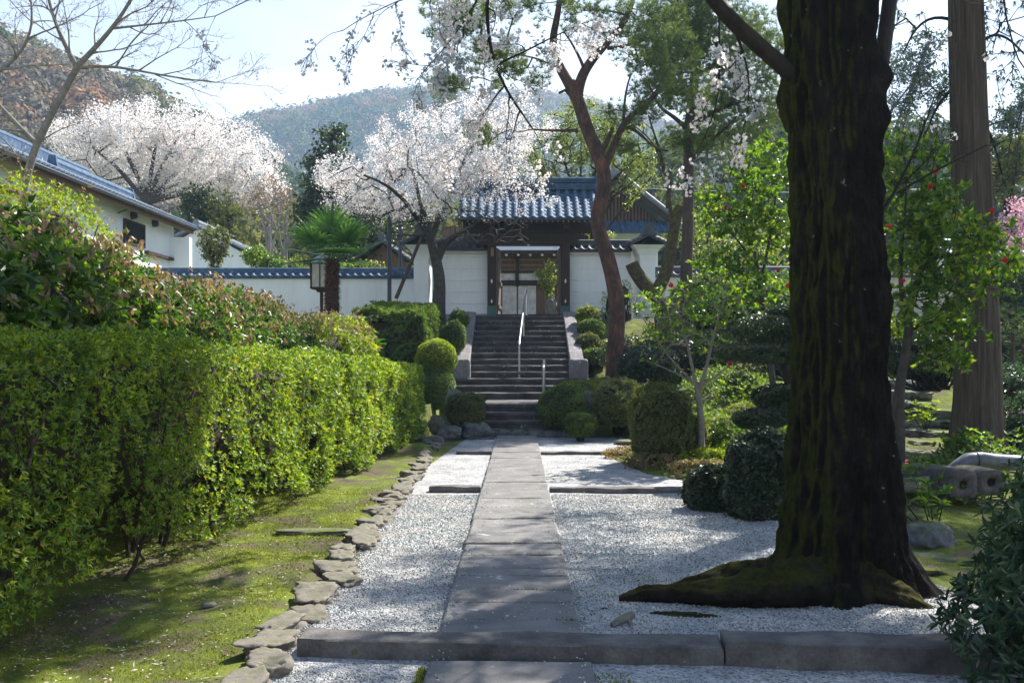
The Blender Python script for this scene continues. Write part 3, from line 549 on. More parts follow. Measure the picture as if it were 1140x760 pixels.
m = Mb(); m.box((gc, GY-.46, TOPZ+2.55), (.1, .12, .62), taper=1.4); b = m.build('hanging_strut', MT['wood'], gt); m = Mb(); m.box((gc, GY-.47, TOPZ+2.24), (.07, .1, .07)); q = m.build('white_cap', MT['white_paint'], b, origin=(gc, GY, TOPZ)); q.location = (0, 0, 0)
m = Mb(); m.box((gc, GY-.3, TOPZ+.04), (2.1, .22, .12)); m.build('threshold', MT['wood_h'], gt)
for sx, x in ((-1, gx0+.16), (1, gx1-.16)):  # door leaves folded back inside
    m = Mb(); a = R(78)*(-sx) if sx < 0 else R(97); L = 1.05; dx, dy = (.07, .99) if sx < 0 else (-.02, .99)
    c = (x+dx*L/2, GY-.15+dy*L/2, TOPZ+1.12); m.bar((x, GY-.15, TOPZ+1.12), (x+dx*L, GY-.15+dy*L, TOPZ+1.12), .06, 2.1)
    for zz in (.35, 1.1, 1.85): m.bar((x-sx*.045, GY-.15, TOPZ+zz), (x+dx*L-sx*.045, GY-.15+dy*L, TOPZ+zz), .05, .1)
    m.build('door_leaf', MT['wood_post'], gt)
# roof
RX0, RX1 = gc-2.13, gc+2.13; RYc = 31.35; RZ = 6.86; RUN = 1.62; DROP = 1.08; sl = math.hypot(RUN, DROP)
m = Mb(); tile_sheet(m, (RX0, RYc, RZ), (1, 0, 0), (0, -RUN/sl, -DROP/sl), RX1-RX0, sl, pitch=.262, rad=.072)
tile_sheet(m, (RX0, RYc, RZ), (1, 0, 0), (0, RUN/sl, -DROP/sl), RX1-RX0, sl, pitch=.262, rad=.072); rf = m.build('roof', MT['tile'], gt)
m = Mb()
for i, (w, h) in enumerate(((.34, .07), (.30, .07), (.27, .07), (.30, .05))): m.box((gc, RYc, RZ+.09+i*.072), (RX1-RX0+.02, w, h-.012))
m.tube([(RX0, RYc, RZ+.39), (RX1, RYc, RZ+.39)], .085, 12)
for i in range(17): x = RX0+.1+i*(RX1-RX0-.2)/16; m.tube([(x-.015, RYc, RZ+.39), (x+.015, RYc, RZ+.39)], .10, 12)
for x in (RX0, RX1): m.box((x, RYc, RZ+.25), (.1, .46, .5), taper=.6)
q = m.build('ridge', MT['tile'], rf, origin=(gc, GY, TOPZ)); q.location = (0, 0, 0)
for x in (RX0+.05, RX1-.05):
    m = Mb()
    for s in (-1, 1): m.bar((x, RYc, RZ-.12), (x, RYc+s*RUN*.97, RZ-DROP*.97-.14), .06, .22)
    m.build('barge_board', MT['wood'], gt)
m = Mb()
for s in (-1, 1):
    for i in range(26): x = RX0+.14+i*(RX1-RX0-.28)/25; m.bar((x, RYc, RZ-.07), (x, RYc+s*RUN*.95, RZ-DROP*.95-.09), .055, .08)
m.build('rafter', MT['wood'], gt)
for i in range(26): m = Mb(); m.box((RX0+.14+i*(RX1-RX0-.28)/25, RYc-RUN*.95-.012, RZ-DROP*.95-.10), (.05, .02, .07)); m.build('rafter_tip', MT['wood_tan'], gt)
m = Mb(); m.bar((RX0+.05, RYc-RUN*.80, RZ-DROP*.80-.19), (RX1-.05, RYc-RUN*.80, RZ-DROP*.80-.19), .10, .12)
for x in (gx0, gx1):                          # brackets carrying the eave
    m.bar((x, GY-.3, TOPZ+2.72), (x, RYc-RUN*.84, TOPZ+2.72), .13, .16); m.box((x, RYc-RUN*.80, TOPZ+2.82), (.2, .2, .12))
m.build('eave_beam', MT['wood_h'], gt)
m = Mb(); m.box((gc, GY+.4, TOPZ+2.92), (3.4, .12, .3)); m.box((gc, GY+.1, TOPZ+3.3), (.2, .2, .7)); m.box((gc, RYc, RZ-.2), (4.0, .18, .2)); m.build('ridge_beam', MT['wood_h'], gt)

# plastered walls with tiled copings
def capped_wall(label, x0, x1, y, zb, zt, mat, thick=.32, grooves=(), group='white plastered walls with tiled tops', base=True, capmat='tile_dark', over=.30, rise=.17):
    t = thing('plaster_wall', label, 'wall', ((x0+x1)/2, y, zb), group); m = Mb(); m.box(((x0+x1)/2, y, (zb+zt)/2), (x1-x0, thick, zt-zb)); 
    w = m.build('wall_face', MT[mat], t)
    if grooves:
        m = Mb()
        for z_ in grooves: m.box(((x0+x1)/2, y-thick/2-.004, z_), (x1-x0-.01, .02, .022))
        m.build('plaster_line', MT['white_paint'], t)
        m = Mb(); m.box(((x0+x1)/2, y-thick/2-.03, zt-.05), (x1-x0-.01, .06, .10)); m.build('cornice', MT['plaster_warm'], t)
    if base: m = Mb(); m.box(((x0+x1)/2, y-.01, zb+.05), (x1-x0+.01, thick+.08, .34)); m.build('stone_base', MT['wall_base'], t)
    m = Mb(); w_ = x1-x0; sl_ = math.hypot(over, rise)
    for s in (-1, 1): tile_sheet(m, (x0, y, zt+rise+.03), (1, 0, 0), (0, s*over/sl_, -rise/sl_), w_, sl_, pitch=.25, row=.17, rad=.055)
    m.build('tiled_coping', MT[capmat], t)
    m = Mb(); m.box(((x0+x1)/2, y, zt+rise+.10), (w_, .2, .10)); m.tube([(x0, y, zt+rise+.18), (x1, y, zt+rise+.18)], .07, 10); m.build('ridge_tiles', MT[capmat], t); return t
gr = [TOPZ+.45+.36*i for i in range(5)]
capped_wall('white ribbed wall left of the gate, behind the old cherry trunk', -2.72, -.99, 31.25, TOPZ-.1, 4.98, 'plaster', grooves=gr, group='ribbed white walls beside the gate')
capped_wall('white ribbed wall right of the gate, behind the red pine trunk', 1.57, 3.5, 31.25, TOPZ-.1, 4.94, 'plaster', grooves=gr, group='ribbed white walls beside the gate')
capped_wall('long low white wall with blue tiled top, behind the palm', -14, -3.36, 31.8, 2.3, 4.16, 'plaster', base=False, capmat='tile', over=.26, rise=.12)
capped_wall('long low beige wall right of the gate, behind the camellias', 4.2, 15, 33.0, 2.6, 4.30, 'plaster_warm', base=False, over=.28, rise=.14)
def sleeve(label, x, y0, y1, zt):
    t = thing('wall_end', label, 'wall', (x, y0, TOPZ), 'roofed wall ends beside the gate'); m = Mb(); m.box((x, (y0+y1)/2, (TOPZ-.2+zt)/2), (.46, y1-y0, zt-TOPZ+.2)); m.build('wall_face', MT['plaster'], t)
    prof = [(.23, zt-.5), (.26, zt-.32), (.36, zt-.14), (.50, zt-.02)]; m = Mb(); G = []
    for w, z_ in prof: G.append([(x-w, y0-(w-.23), z_), (x+w, y0-(w-.23), z_), (x+w, y1, z_), (x-w, y1, z_)])
    m.grid(np.array(G), closed=True); m.add(np.array(G[-1]), [[0, 1, 2, 3]]); m.build('flared_cornice', MT['plaster'], t)
    m = Mb(); ov, rs = .56, .26; s_ = math.hypot(ov, rs)
    for s in (-1, 1): tile_sheet(m, (x, y0-.38, zt+rs), (0, 1, 0), (s*ov/s_, 0, -rs/s_), y1-y0+.4, s_, pitch=.22, row=.16, rad=.05)
    V, F = ICO[3]; m.build('tiled_cap', MT['tile_dark'], t)
    m = Mb(); m.box((x, (y0+y1)/2-.2, zt+rs+.10), (.16, y1-y0+.35, .14)); m.tube([(x, y0-.4, zt+rs+.2), (x, y1, zt+rs+.2)], .07, 10)
    m.tube([(x, y0-.47, zt+rs+.20), (x, y0-.36, zt+rs+.20)], .16, 16); m.box((x, y0-.42, zt+rs+.06), (.5, .1, .16), taper=.5); m.build('ridge_ornament', MT['tile_dark'], t)
sleeve('right roofed wall end with flared cornice, behind the sawn mossy trunk', 3.95, 30.6, 33, 5.12)
sleeve('left roofed wall end with flared cornice, beside the propped cherry', -3.05, 30.95, 33, 5.16)

# ---------------------------------------------------------------- hall seen through the gate
HY_ = 41.0; t = thing('temple_hall', 'timber temple hall with white sliding doors seen through the open gate', 'building', (-.5, HY_, TOPZ))
m = Mb(); m.box((-.5, HY_+.2, 4.9), (5.4, .2, 4.4)); m.build('wall', MT['wood_brown'], t)
def hx(px): return (px-CX)/FPX*HY_
def hz(py): return CAMZ+(HY-py)/FPX*HY_
for a, b in ((559, 575.5), (576.5, 597)): m = Mb(); m.box(((hx(a)+hx(b))/2, HY_+.06, (hz(318)+hz(352))/2), (hx(b)-hx(a)-.02, .06, hz(318)-hz(352))); m.build('sliding_door', MT['white_panel'], t)
for a, b in ((540, 574), (577, 608)): m = Mb(); m.box(((hx(a)+hx(b))/2, HY_+.06, (hz(304)+hz(312))/2), (hx(b)-hx(a)-.03, .06, hz(304)-hz(312))); m.build('white_panel', MT['white_panel'], t)
m = Mb(); m.box((hx(590), HY_-.0, hz(314.5)), (6, .2, .18)); m.box((hx(590), HY_, hz(302.5)), (6, .16, .10)); m.box((hx(576), HY_-.02, hz(300)), (.12, .16, 1.4)); m.build('beam', MT['wood'], t)
for a, b in ((545, 573), (578, 606), (610, 636)):
    m = Mb(); x0_, x1_, z0_, z1_ = hx(a), hx(b), hz(301), hz(289)
    for p, q in (((x0_, z0_), (x1_, z0_)), ((x0_, z1_), (x1_, z1_)), ((x0_, z0_), (x0_, z1_)), ((x1_, z0_), (x1_, z1_)), ((x0_, (z0_+z1_)/2), (x1_, (z0_+z1_)/2))): m.bar((p[0], HY_+.03, p[1]), (q[0], HY_+.03, q[1]), .07, .07)
    m.build('transom_lattice', MT['wood_tan'], t)
for i in range(10): m = Mb(); m.box((hx(551+13*i-26), HY_-.95, hz(286)), (.10, .05, .10)); m.build('rafter_cap', MT['white_paint'], t)
m = Mb(); [m.bar((hx(551+13*i-26), HY_-.95, hz(286)), (hx(551+13*i-26), HY_+.1, hz(284)), .09, .1) for i in range(10)]; m.box((-.5, HY_-.95, hz(283.8)), (5.6, .14, .12)); m.build('eave', MT['wood'], t)
m = Mb(); ya, za, yb, zb = HY_-1.0, hz(283), HY_+1.2, hz(283)+1.0; m.add([[x_, y_, z_+d_] for d_ in (0, .06) for x_, y_, z_ in ((-3.2, ya, za), (2.2, ya, za), (2.2, yb, zb), (-3.2, yb, zb))], [[0, 3, 2, 1], [4, 5, 6, 7], [0, 1, 5, 4], [1, 2, 6, 5], [2, 3, 7, 6], [3, 0, 4, 7]]); m.build('roof', MT['copper'], t)
# gabled hall to the right
D = 44.0; ax, az = (686-CX)/FPX*D, CAMZ+(HY-196)/FPX*D; ex, ez = (746-CX)/FPX*D, CAMZ+(HY-243)/FPX*D
t = thing('gabled_hall', 'gabled hall with slatted gable and blue-grey tiles right of the gate', 'building', (ax, D, TOPZ))
m = Mb(); m.box((ax, D+3, (TOPZ+ez)/2-.4), ((ex-ax)*2-1.0, 5.4, ez-TOPZ-.2)); m.build('wall', MT['plaster'], t)
m = Mb(); V = np.array([[ax-(ex-ax)*.85, D+.25, ez-.15], [ax+(ex-ax)*.85, D+.25, ez-.15], [ax, D+.25, az-.5]]); m.add(V, [[0, 1, 2]]); m.build('gable_panel', MT['wood'], t)
m = Mb()
for i in range(25):
    x = ax-(ex-ax)*.75+i*(ex-ax)*1.5/24; h = (az-.55-ez)*(1-abs(x-ax)/((ex-ax)*.85))
    if h > .15: m.box((x, D+.2, ez+h/2-.1), (.07, .07, h))
m.build('gable_slats', MT['wood_brown'], t)
m = Mb(); s_ = math.hypot(ex-ax, az-ez)
for s in (-1, 1): tile_sheet(m, (ax, D-.5, az), (0, 1, 0), (s*(ex-ax)/s_, 0, -(az-ez)/s_), 7, s_+.1, pitch=.3, row=.27)
rf = m.build('roof', MT['tile_pale'], t)
m = Mb(); m.box((ax, D+3, az+.2), (.3, 7.1, .34)); m.tube([(ax, D-.55, az+.4), (ax, D+6.5, az+.4)], .12, 10); q = m.build('ridge', MT['tile_pale'], rf, origin=(ax, D, TOPZ)); q.location = (0, 0, 0)
m = Mb()
for s in (-1, 1): m.tube([(ax, D-.5, az+.1), (ax+s*(ex-ax), D-.5, ez+.1)], .10, 10); m.tube([(ax, D-.25, az+.14), (ax+s*(ex-ax), D-.25, ez+.14)], .09, 10)
m.build('verge_tiles', MT['tile_pale'], t); m = Mb()
for s in (-1, 1): m.bar((ax, D-.42, az-.14), (ax+s*(ex-ax), D-.42, ez-.14), .08, .30)
m.build('barge_board', MT['wood'], t)
m = Mb(); tile_sheet(m, (ax-3.2, D+.2, ez-.15), (1, 0, 0), (0, -.86, -.5), 5.6, 1.2, pitch=.3); m.build('pent_roof', MT['tile'], t)
# low roofs glimpsed behind the walls
def small_house(label, cx, y, w, d, zb, ze, zr, wallm, roofm, along='x', eav=.4):
    t = thing('small_house', label, 'building', (cx, y, zb)); m = Mb(); m.box((cx, y, (zb+ze)/2), (w, d, ze-zb)); m.build('wall', MT[wallm], t); m = Mb()
    if along == 'x':
        sl_ = math.hypot(d/2+eav, zr-ze)
        for s in (-1, 1): tile_sheet(m, (cx-w/2-eav, y, zr), (1, 0, 0), (0, s*(d/2+eav)/sl_, -(zr-ze)/sl_), w+2*eav, sl_, pitch=.3)
        V = [[cx+s*w/2, y+q, z_] for s in (-1, 1) for q, z_ in ((-d/2, ze), (d/2, ze), (0, zr-.1))]
    else:
        sl_ = math.hypot(w/2+eav, zr-ze)
        for s in (-1, 1): tile_sheet(m, (cx, y-d/2-eav, zr), (0, 1, 0), (s*(w/2+eav)/sl_, 0, -(zr-ze)/sl_), d+2*eav, sl_, pitch=.3)
        V = [[cx+q, y+s*d/2, z_] for s in (-1, 1) for q, z_ in ((-w/2, ze), (w/2, ze), (0, zr-.1))]
    rf = m.build('roof', MT[roofm], t)
    for f_ in ([0, 1, 2], [3, 5, 4]): m = Mb(); m.add(np.array(V)[f_], [[0, 1, 2]]); m.build('gable', MT[wallm], t)
    m = Mb()
    if along == 'x': m.tube([(cx-w/2-eav, y, zr+.14), (cx+w/2+eav, y, zr+.14)], .14, 8)
    else: m.tube([(cx, y-d/2-eav, zr+.14), (cx, y+d/2+eav, zr+.14)], .14, 8)
    q = m.build('ridge', MT[roofm], rf, origin=(cx, y, zb)); q.location = (0, 0, 0); return t
small_house('small white outbuilding with pale blue gable roof behind the left wall', -14.0, 46, 4.4, 5, 2.9, 6.1, 7.4, 'plaster', 'tile_pale', 'y')
small_house('small dark timber shed roof peeking over the wall by the poles', -5.0, 38, 2.2, 3, 2.9, 4.9, 5.9, 'wood_brown', 'tile_dark', 'y')
#small_house('dark roofed outbuilding behind the beige wall at right', 10.2, 44, 4.5, 4, 2.9, 5.4, 6.3, 'wood_brown', 'tile_dark', 'x')
small_house('pale roofed house right of the cedar, behind pink blossom', 21.0, 42, 6, 5, 2.9, 5.0, 6.4, 'plaster', 'tile_pale', 'x')

# ---------------------------------------------------------------- white house on the left slope
hx0 = -12.0; Y0, Y1 = 19.0, 37.0; EZ = 6.45
t = thing('white_house', 'long white house with brown eaves and tiled roof on the left slope', 'house', (hx0-3, 28, 2.9))
m = Mb(); m.box((hx0-.58-3.2, (Y0+Y1)/2-.3, 4.6), (6.4, Y1-Y0-.9, 3.9)); m.build('wall', MT['plaster'], t); WX = hx0-.58
m = Mb(); rz_ = EZ+1.75; run = 4.1; L = math.hypot(run, rz_-EZ); tile_sheet(m, (hx0-run, Y0, rz_), (0, 1, 0), (run/L, 0, -(rz_-EZ)/L), Y1-Y0, L, pitch=.27, row=.25)
tile_sheet(m, (hx0-run, Y0, rz_), (0, 1, 0), (-run/L, 0, -(rz_-EZ)/L), Y1-Y0, L, pitch=.27, row=.25); rf = m.build('roof', MT['tile_pale'], t)
m = Mb(); m.box((hx0-run, (Y0+Y1)/2, rz_+.2), (.3, Y1-Y0, .3)); m.tube([(hx0-run, Y0, rz_+.4), (hx0-run, Y1, rz_+.4)], .12, 10); q = m.build('ridge', MT['tile'], rf, origin=t.location); q.location = (0, 0, 0)
m = Mb(); zz = EZ+1.0; m.tube([(hx0-2.3, 30.5, zz+.2), (hx0-2.3, 36.6, zz+.2)], .14, 10); m.box((hx0-2.3, 33.5, zz+.06), (.24, 6.1, .2)); m.box((hx0-2.3, 30.5, zz+.16), (.4, .14, .5), taper=.5); m.box((hx0-2.3, 36.6, zz+.16), (.4, .14, .5), taper=.5); q = m.build('ridge', MT['tile'], rf, origin=t.location); q.location = (0, 0, 0)
m = Mb(); m.box((hx0-.12, (Y0+Y1)/2, EZ-.12), (.07, Y1-Y0-.1, .16)); [m.bar((hx0-.1, Y0+.3+i*.45, EZ-.10), (hx0-1.1, Y0+.3+i*.45, EZ+.30), .07, .1) for i in range(39)]
m.box((hx0-.55, (Y0+Y1)/2, EZ+.02), (.9, Y1-Y0-.12, .03)); m.build('eave', MT['wood_brown'], t)
m = Mb(); m.tube([(hx0+.05, Y0, EZ-.02), (hx0+.05, Y1, EZ-.02)], .05, 8); m.tube([(hx0+.05, 31.2, EZ-.02), (hx0-.8, 31.2, EZ-.35), (hx0-.88, 31.2, EZ-3)], .035, 8); m.build('gutter', MT['pole'], t)
def hwin(y0, y1, z0, z1): m = Mb(); m.box((WX+.03, (y0+y1)/2, (z0+z1)/2), (.10, y1-y0, z1-z0)); f = m.build('window', MT['wood'], t); m = Mb(); m.box((WX+.07, (y0+y1)/2, (z0+z1)/2), (.04, y1-y0-.16, z1-z0-.16)); q = m.build('pane', MT['glass'], f, origin=t.location); q.location = (0, 0, 0)
hwin(31.6, 33.3, 5.3, 6.08)
m = Mb(); m.box((WX+.05, 35.0, 5.2), (.2, 3.2, .10)); m.build('sill_rail', MT['wood'], t)
m = Mb(); m.box((WX+.25, 36.0, 4.4), (.9, .3, 3.2)); m.build('end_pillar', MT['plaster'], t)
for a_, b_ in (((WX+.03, 25.3, 5.9), (.06, .14, 1.3)), ((WX+.03, 27.0, 5.9), (.06, .14, 1.3)), ((WX+.03, 24.25, 5.75), (.05, 1.9, .22))): m = Mb(); m.box(a_, b_); m.build('timber', MT['wood_brown'], t)
for y_ in (32.3, 34.2): m = Mb(); m.tube([(WX+.0, y_, 6.26), (WX+.16, y_, 6.26)], [.13, .10], 12); m.build('vent_cap', MT['pole'], t)

# ---------------------------------------------------------------- poles, lantern, prop
def pole(label, px, ptop, D): x = (px-CX)/FPX*D; zt = CAMZ+(HY-ptop)/FPX*D; zb = gh(x, D)-.1; m = Mb(); m.tube([(0, 0, 0), (0, 0, zt-zb)], .062, 12); m.box((0, -.1, zt-zb-1.6), (.2, .12, .12)); o = m.build('lamp_pole', MT['pole'], smooth=False); o.location = (x, D, zb); tag(o, label, 'pole', 'dark steel poles by the wall')
pole('taller dark blue steel pole in front of the white wall', 433.5, 203, 29.6); pole('shorter dark steel pole standing behind the white wall', 445.5, 214, 33.5)
x, D = (358-CX)/FPX*28.6, 28.6; zb = gh(x, D); t = thing('garden_lantern', 'white box lantern with blue metal roof beside the palm', 'lantern', (x, D, zb))
m = Mb(); m.tube([(x, D, zb-.1), (x, D, 3.62)], .05, 10); m.box((x, D, 3.58), (.22, .22, .1), taper=1.5); m.build('post', MT['wood'], t)
m = Mb(); m.box((x, D, 3.98), (.50, .50, .68)); m.build('paper_box', MT['white_panel'], t)
m = Mb()
for sx in (-1, 1):
    for sy in (-1, 1): m.box((x+sx*.25, D+sy*.25, 3.98), (.045, .045, .72))
    m.box((x, D+sx*.255, 3.98), (.03, .02, .68)); m.box((x, D+sx*.25, 3.64), (.55, .05, .05)); m.box((x+sx*.25, D, 3.64), (.05, .55, .05))
m.build('frame', MT['wood'], t)
m = Mb(); m.box((x, D, 4.46), (.84, .84, .26), taper=.12); m.build('roof', MT['copper'], t)
m = Mb(); m.tube([at(441, 332, 29.3), at(475, 250, 30.0)], [.06, .05], 8); o = m.build('prop_pole', MT['bark_pine_dark']); tag(o, 'slanting brown timber prop leaning on the left wall end', 'prop')
m = Mb()
for dz, r in ((9.6, .012),): 
    P = [(-14+i*1.4, 52, 8.6-.3*math.sin(i/16*math.pi)) for i in range(17)]; m.tube(P, .012, 4)
o = m.build('overhead_cable', MT['pole']); tag(o, 'thin dark overhead cable crossing in front of the bare trees', 'cable')
P = [(6+i*1.2, 48, 9.85-.2*math.sin(i/12*math.pi)) for i in range(13)]; m = Mb(); m.tube(P, .014, 4); o = m.build('overhead_cable', MT['metal']); tag(o, 'thin pale overhead cable behind the right pine', 'cable')
# ================================================================== PLANTS
# ---- the long hedge on the left
def hedge_mass(name, label, y0, y1, xface, depth, htop, hbot, fm, per_m2, leaf, wl=6, group=None, cat='hedge', stems=True, end=True):
    t = thing(name, label, cat, (xface(y0)-depth/2, (y0+y1)/2, gh(xface(y0)-depth/2, (y0+y1)/2)), group)
    mb = Mb()
    def put(P, A, dens_leaf):
        nz = fnoise(P*[1, 1, 1.6], .8, 21, 3); nz2 = fnoise(P, 3.1, 25, 2); P = P+A*(nz*.05+nz2*.08)[:, None]
        gapm = fnoise(P, 4.2, 33, 2)
        d = np.abs(rng.normal(0, .08, len(P))); P = P-A*d[:, None]; keep = (gapm > -.30-.35*rng.uniform(size=len(P)))
        P, A2 = P[keep], nrm(A[keep]*.9+randdir(keep.sum())*.55+np.array([0, 0, .45])); whorls(mb, P, A2, wl, leaf*np.clip(P[:, 1]/11, .82, 1.35), leaf*.34*np.clip(P[:, 1]/11, .9, 1.35))
    Ly = y1-y0
    hm = (htop(y0)+htop(y1))/2-.3
    n = int(Ly*hm*per_m2*1.0); y = y0+Ly*rng.uniform(0, 1, n)**1.25; zt = htop(y); zb = hbot(y); z = zb+(zt-zb)*rng.uniform(0, 1, n)**.9; rr = np.clip((z-(zt-.22))/.22, 0, 1)
    g = np.array([gh(xface(v)-.4, v) for v in (y0, (y0+y1)/2, y1)]).mean()
    A = nrm(np.stack([np.ones(n), np.zeros(n), rr*1.0-.1], -1)); P = np.stack([xface(y)-rr**2*.16, y, z], -1); put(P, A, 1)
    n = int(Ly*depth*per_m2*.85); y = y0+Ly*rng.uniform(0, 1, n)**1.2; x = xface(y)-.1-rng.uniform(0, 1, n)*(depth-.1); P = np.stack([x, y, htop(y)], -1); put(P, np.tile([0, 0, 1.0], (n, 1)), 1)
    if end:
        n = int(depth*1.5*per_m2*.8)
        for yy, s in ((y1, 1), (y0, -1)): x = xface(np.full(n, yy))-rng.uniform(0, 1, n)*depth; z = hbot(yy)+(htop(yy)-hbot(yy))*rng.uniform(0, 1, n); put(np.stack([x, np.full(n, yy), z], -1), np.tile([0, float(s), 0], (n, 1)), 1)
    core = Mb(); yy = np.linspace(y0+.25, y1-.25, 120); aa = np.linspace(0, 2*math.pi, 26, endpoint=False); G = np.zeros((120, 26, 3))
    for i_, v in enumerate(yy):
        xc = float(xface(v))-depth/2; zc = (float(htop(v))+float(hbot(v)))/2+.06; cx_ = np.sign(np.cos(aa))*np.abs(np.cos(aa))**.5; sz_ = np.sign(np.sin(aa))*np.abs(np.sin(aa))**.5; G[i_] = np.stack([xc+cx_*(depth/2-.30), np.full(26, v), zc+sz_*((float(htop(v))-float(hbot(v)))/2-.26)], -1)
    G += (fnoise(G, 2.5, 3, 3)*.10)[..., None]; core.grid(G, closed=True); core.build('shade_core', MT['twig'], t)  # solid dark core paints the shade seen through the leaf gaps
    # loose leaves inside
    n = int(Ly*per_m2*.12); y = y0+Ly*rng.uniform(0, 1, n); x = xface(y)-rng.uniform(.12, depth, n); z = hbot(y)+rng.uniform(0, 1, n)*(htop(y)-hbot(y)-.1); whorls(mb, np.stack([x, y, z], -1), randdir(n), wl, leaf*1.3, leaf*.5)
    mb.build('foliage', MT[fm], t)
    if stems:
        s = Mb(); ns_ = int(Ly*4.5)
        for i in range(ns_):
            yy = y0+.1+rng.uniform(0, 1)*(Ly-.2); xx = xface(yy)-rng.uniform(.25, depth-.1); b = np.array([xx, yy, ground_h(np.array([xx]), np.array([yy]))[0]-.05]); top = b.copy(); pts = [b]; q = b.copy(); d = nrm(np.array([rng.normal(0, .25), rng.normal(0, .3), 1.0]))
            H = float(htop(yy))-b[2]-.15; k = 9
            for j in range(k): d = nrm(d+rng.normal(0, .17, 3)+np.array([.03, 0, .12])); q = q+d*H/k; q[0] = min(q[0], xface(q[1])-.05); pts.append(q.copy())
            r0 = rng.uniform(.010, .024); s.tube(pts, np.linspace(r0, r0*.3, len(pts)), 6)
            for j in range(2, k):
                for _ in range(3):
                    e = pts[j]+np.array([rng.uniform(.05, .45), rng.normal(0, .2), rng.uniform(0, .3)]); e[0] = min(e[0], xface(e[1])-.02); mid = (pts[j]+e)/2+rng.normal(0, .03, 3); s.tube([pts[j], mid, e], [r0*.4, r0*.3, r0*.15], 4, cap=False)
        s.build('stems', MT['twig'], t)
    return t
hf = lambda y: -2.64+.054*(np.asarray(y)-5)
hedge_mass('hedge', 'long clipped hedge, sunlit yellow-green, running beside the mossy strip', 3.1, 19.3, hf, 1.6, lambda y: 1.80-.022*(np.asarray(y)-5)+.02*np.sin(np.asarray(y)*.9+1), lambda y: .30+.12*np.sin(np.asarray(y)*2.1)-.015*(np.asarray(y)-5), 'hedge', 900, .052)

# ---- big-leaved shrubs behind the hedge, one after another
def loose_shrub(label, blobs, base, n, leaf, fm, newm=None, newfrac=.0, wl=5, name='shrub', group=None, twigs_and_shade=True, lw=.42, six=False, cat='shrub', droop=False):
    t = thing(name, label, cat, base, group); mb = Mb()
    W = np.array([b[1][0]*b[1][1]+b[1][0]*b[1][2]+b[1][1]*b[1][2] for b in blobs], float); W /= W.sum()
    for (c, r), w in zip(blobs, W):
        c = np.array(c, float); r = np.array(r, float); k = int(n*w); d = randdir(k); d = d[(d[:, 2] > -.6)]
        sh = 1+.16*fnoise(d*2.2+c, 1, 5, 3)+.05*rng.normal(size=len(d)); dep = 1-np.abs(rng.normal(0, .10, len(d))); P = c+d*r*(sh*dep)[:, None]
        keep = fnoise(P, 1.6, 71, 2) > -.38-.25*rng.uniform(size=len(P)); P, d = P[keep], d[keep]
        A = nrm(d+randdir(len(d))*.6+np.array([0, 0, .3])); m_ = rng.uniform(size=len(P)) < newfrac*np.clip((d[:, 2]+.15)*1.8, 0, 1)
        whorls(mb, P[~m_], A[~m_], wl, leaf, leaf*lw, 0, six)
        if newm is not None and m_.any():
            q = P[m_]+np.array([0, 0, leaf*1.1])+d[m_]*leaf*.5
            for i in range(6): a = randdir(m_.sum()); a[:, 2] = -abs(a[:, 2])-.5 if droop else a[:, 2]; leaves(mb, q+randdir(len(q))*leaf*.25, a, randdir(len(q)), leaf*rng.uniform(.5, .95, len(q)), leaf*.34, 1)
    mb.build('foliage', [MT[fm]]+([MT[newm]] if newm else []), t)
    s = Mb(); b0 = np.array(base, float)
    if twigs_and_shade:
        V_, F_ = ICO[3]
        for c, r in blobs: core = Mb(); core.add(V_*np.array(r)*(.60 if base[1] > 5.5 else .45)*(1+.15*fnoise(V_*2+np.array(c), 1, 3))[:, None]+np.array(c), F_); core.build('shade_core', MT['twig'], t, smooth=True)  # solid dark blobs put shade into the gaps between the leaves
    for c, r in blobs:
        for i in range(26 if twigs_and_shade else 5):
            e = np.array(c)+randdir(1)[0]*np.array(r)*rng.uniform(.4, .95); st = b0+np.array([rng.normal(0, .12), rng.normal(0, .15), -.05]); mid = st*.45+e*.55+rng.normal(0, .12, 3)+np.array([0, 0, -.1]); q = [(1-u)**2*st+2*u*(1-u)*mid+u*u*e for u in np.linspace(0, 1, 7)]
            s.tube(q, np.linspace(.022, .006, 7), 5, cap=False)
    s.build('stems', MT['bark_dark'], t); return t
grp = 'broad-leaved shrubs behind the hedge'
def B(px, py, D, rx, ry, rz): return (tuple(at(px, py, D)), (rx, ry, rz))
loose_shrub('dark glossy big-leaved shrub at the left edge behind the hedge', [((-4.4, 7.1, 1.62), (.95, .9, 1.0)), ((-4.6, 6.2, 1.7), (.9, .9, 1.0)), ((-4.2, 8.3, 1.7), (.9, .8, 1.0))], (-4.6, 7.0, .3), 5200, .115, 'shrub_big', 'shrub_new', .14, wl=5, group=grp, six=True, droop=True, lw=.46)
loose_shrub('tall shrub tipped with drooping pink-brown young leaves', [((-4.45, 9.7, 1.85), (.95, .95, .9)), ((-4.6, 10.9, 1.75), (.9, .9, .95))], (-4.6, 10.2, .4), 4600, .105, 'shrub_big', 'shrub_new', .34, wl=5, group=grp, six=True, droop=True, lw=.42)
loose_shrub('shrub with orange new leaves along its crest, mid hedge', [((-4.4, 12.4, 1.7), (.95, 1.05, .9)), ((-4.5, 14.0, 1.68), (.95, 1.0, .90))], (-4.5, 13.2, .5), 4600, .10, 'shrub_big', 'shrub_new', .30, wl=5, group=grp, droop=True)
loose_shrub('rounded shrub flushed pink on top, in front of the wall end', [((-4.5, 15.8, 1.75), (.95, 1.0, .8)), ((-4.6, 17.4, 1.75), (1.0, 1.0, .8))], (-4.6, 16.6, .7), 4200, .10, 'shrub_big', 'shrub_new', .32, wl=5, group=grp, droop=True)
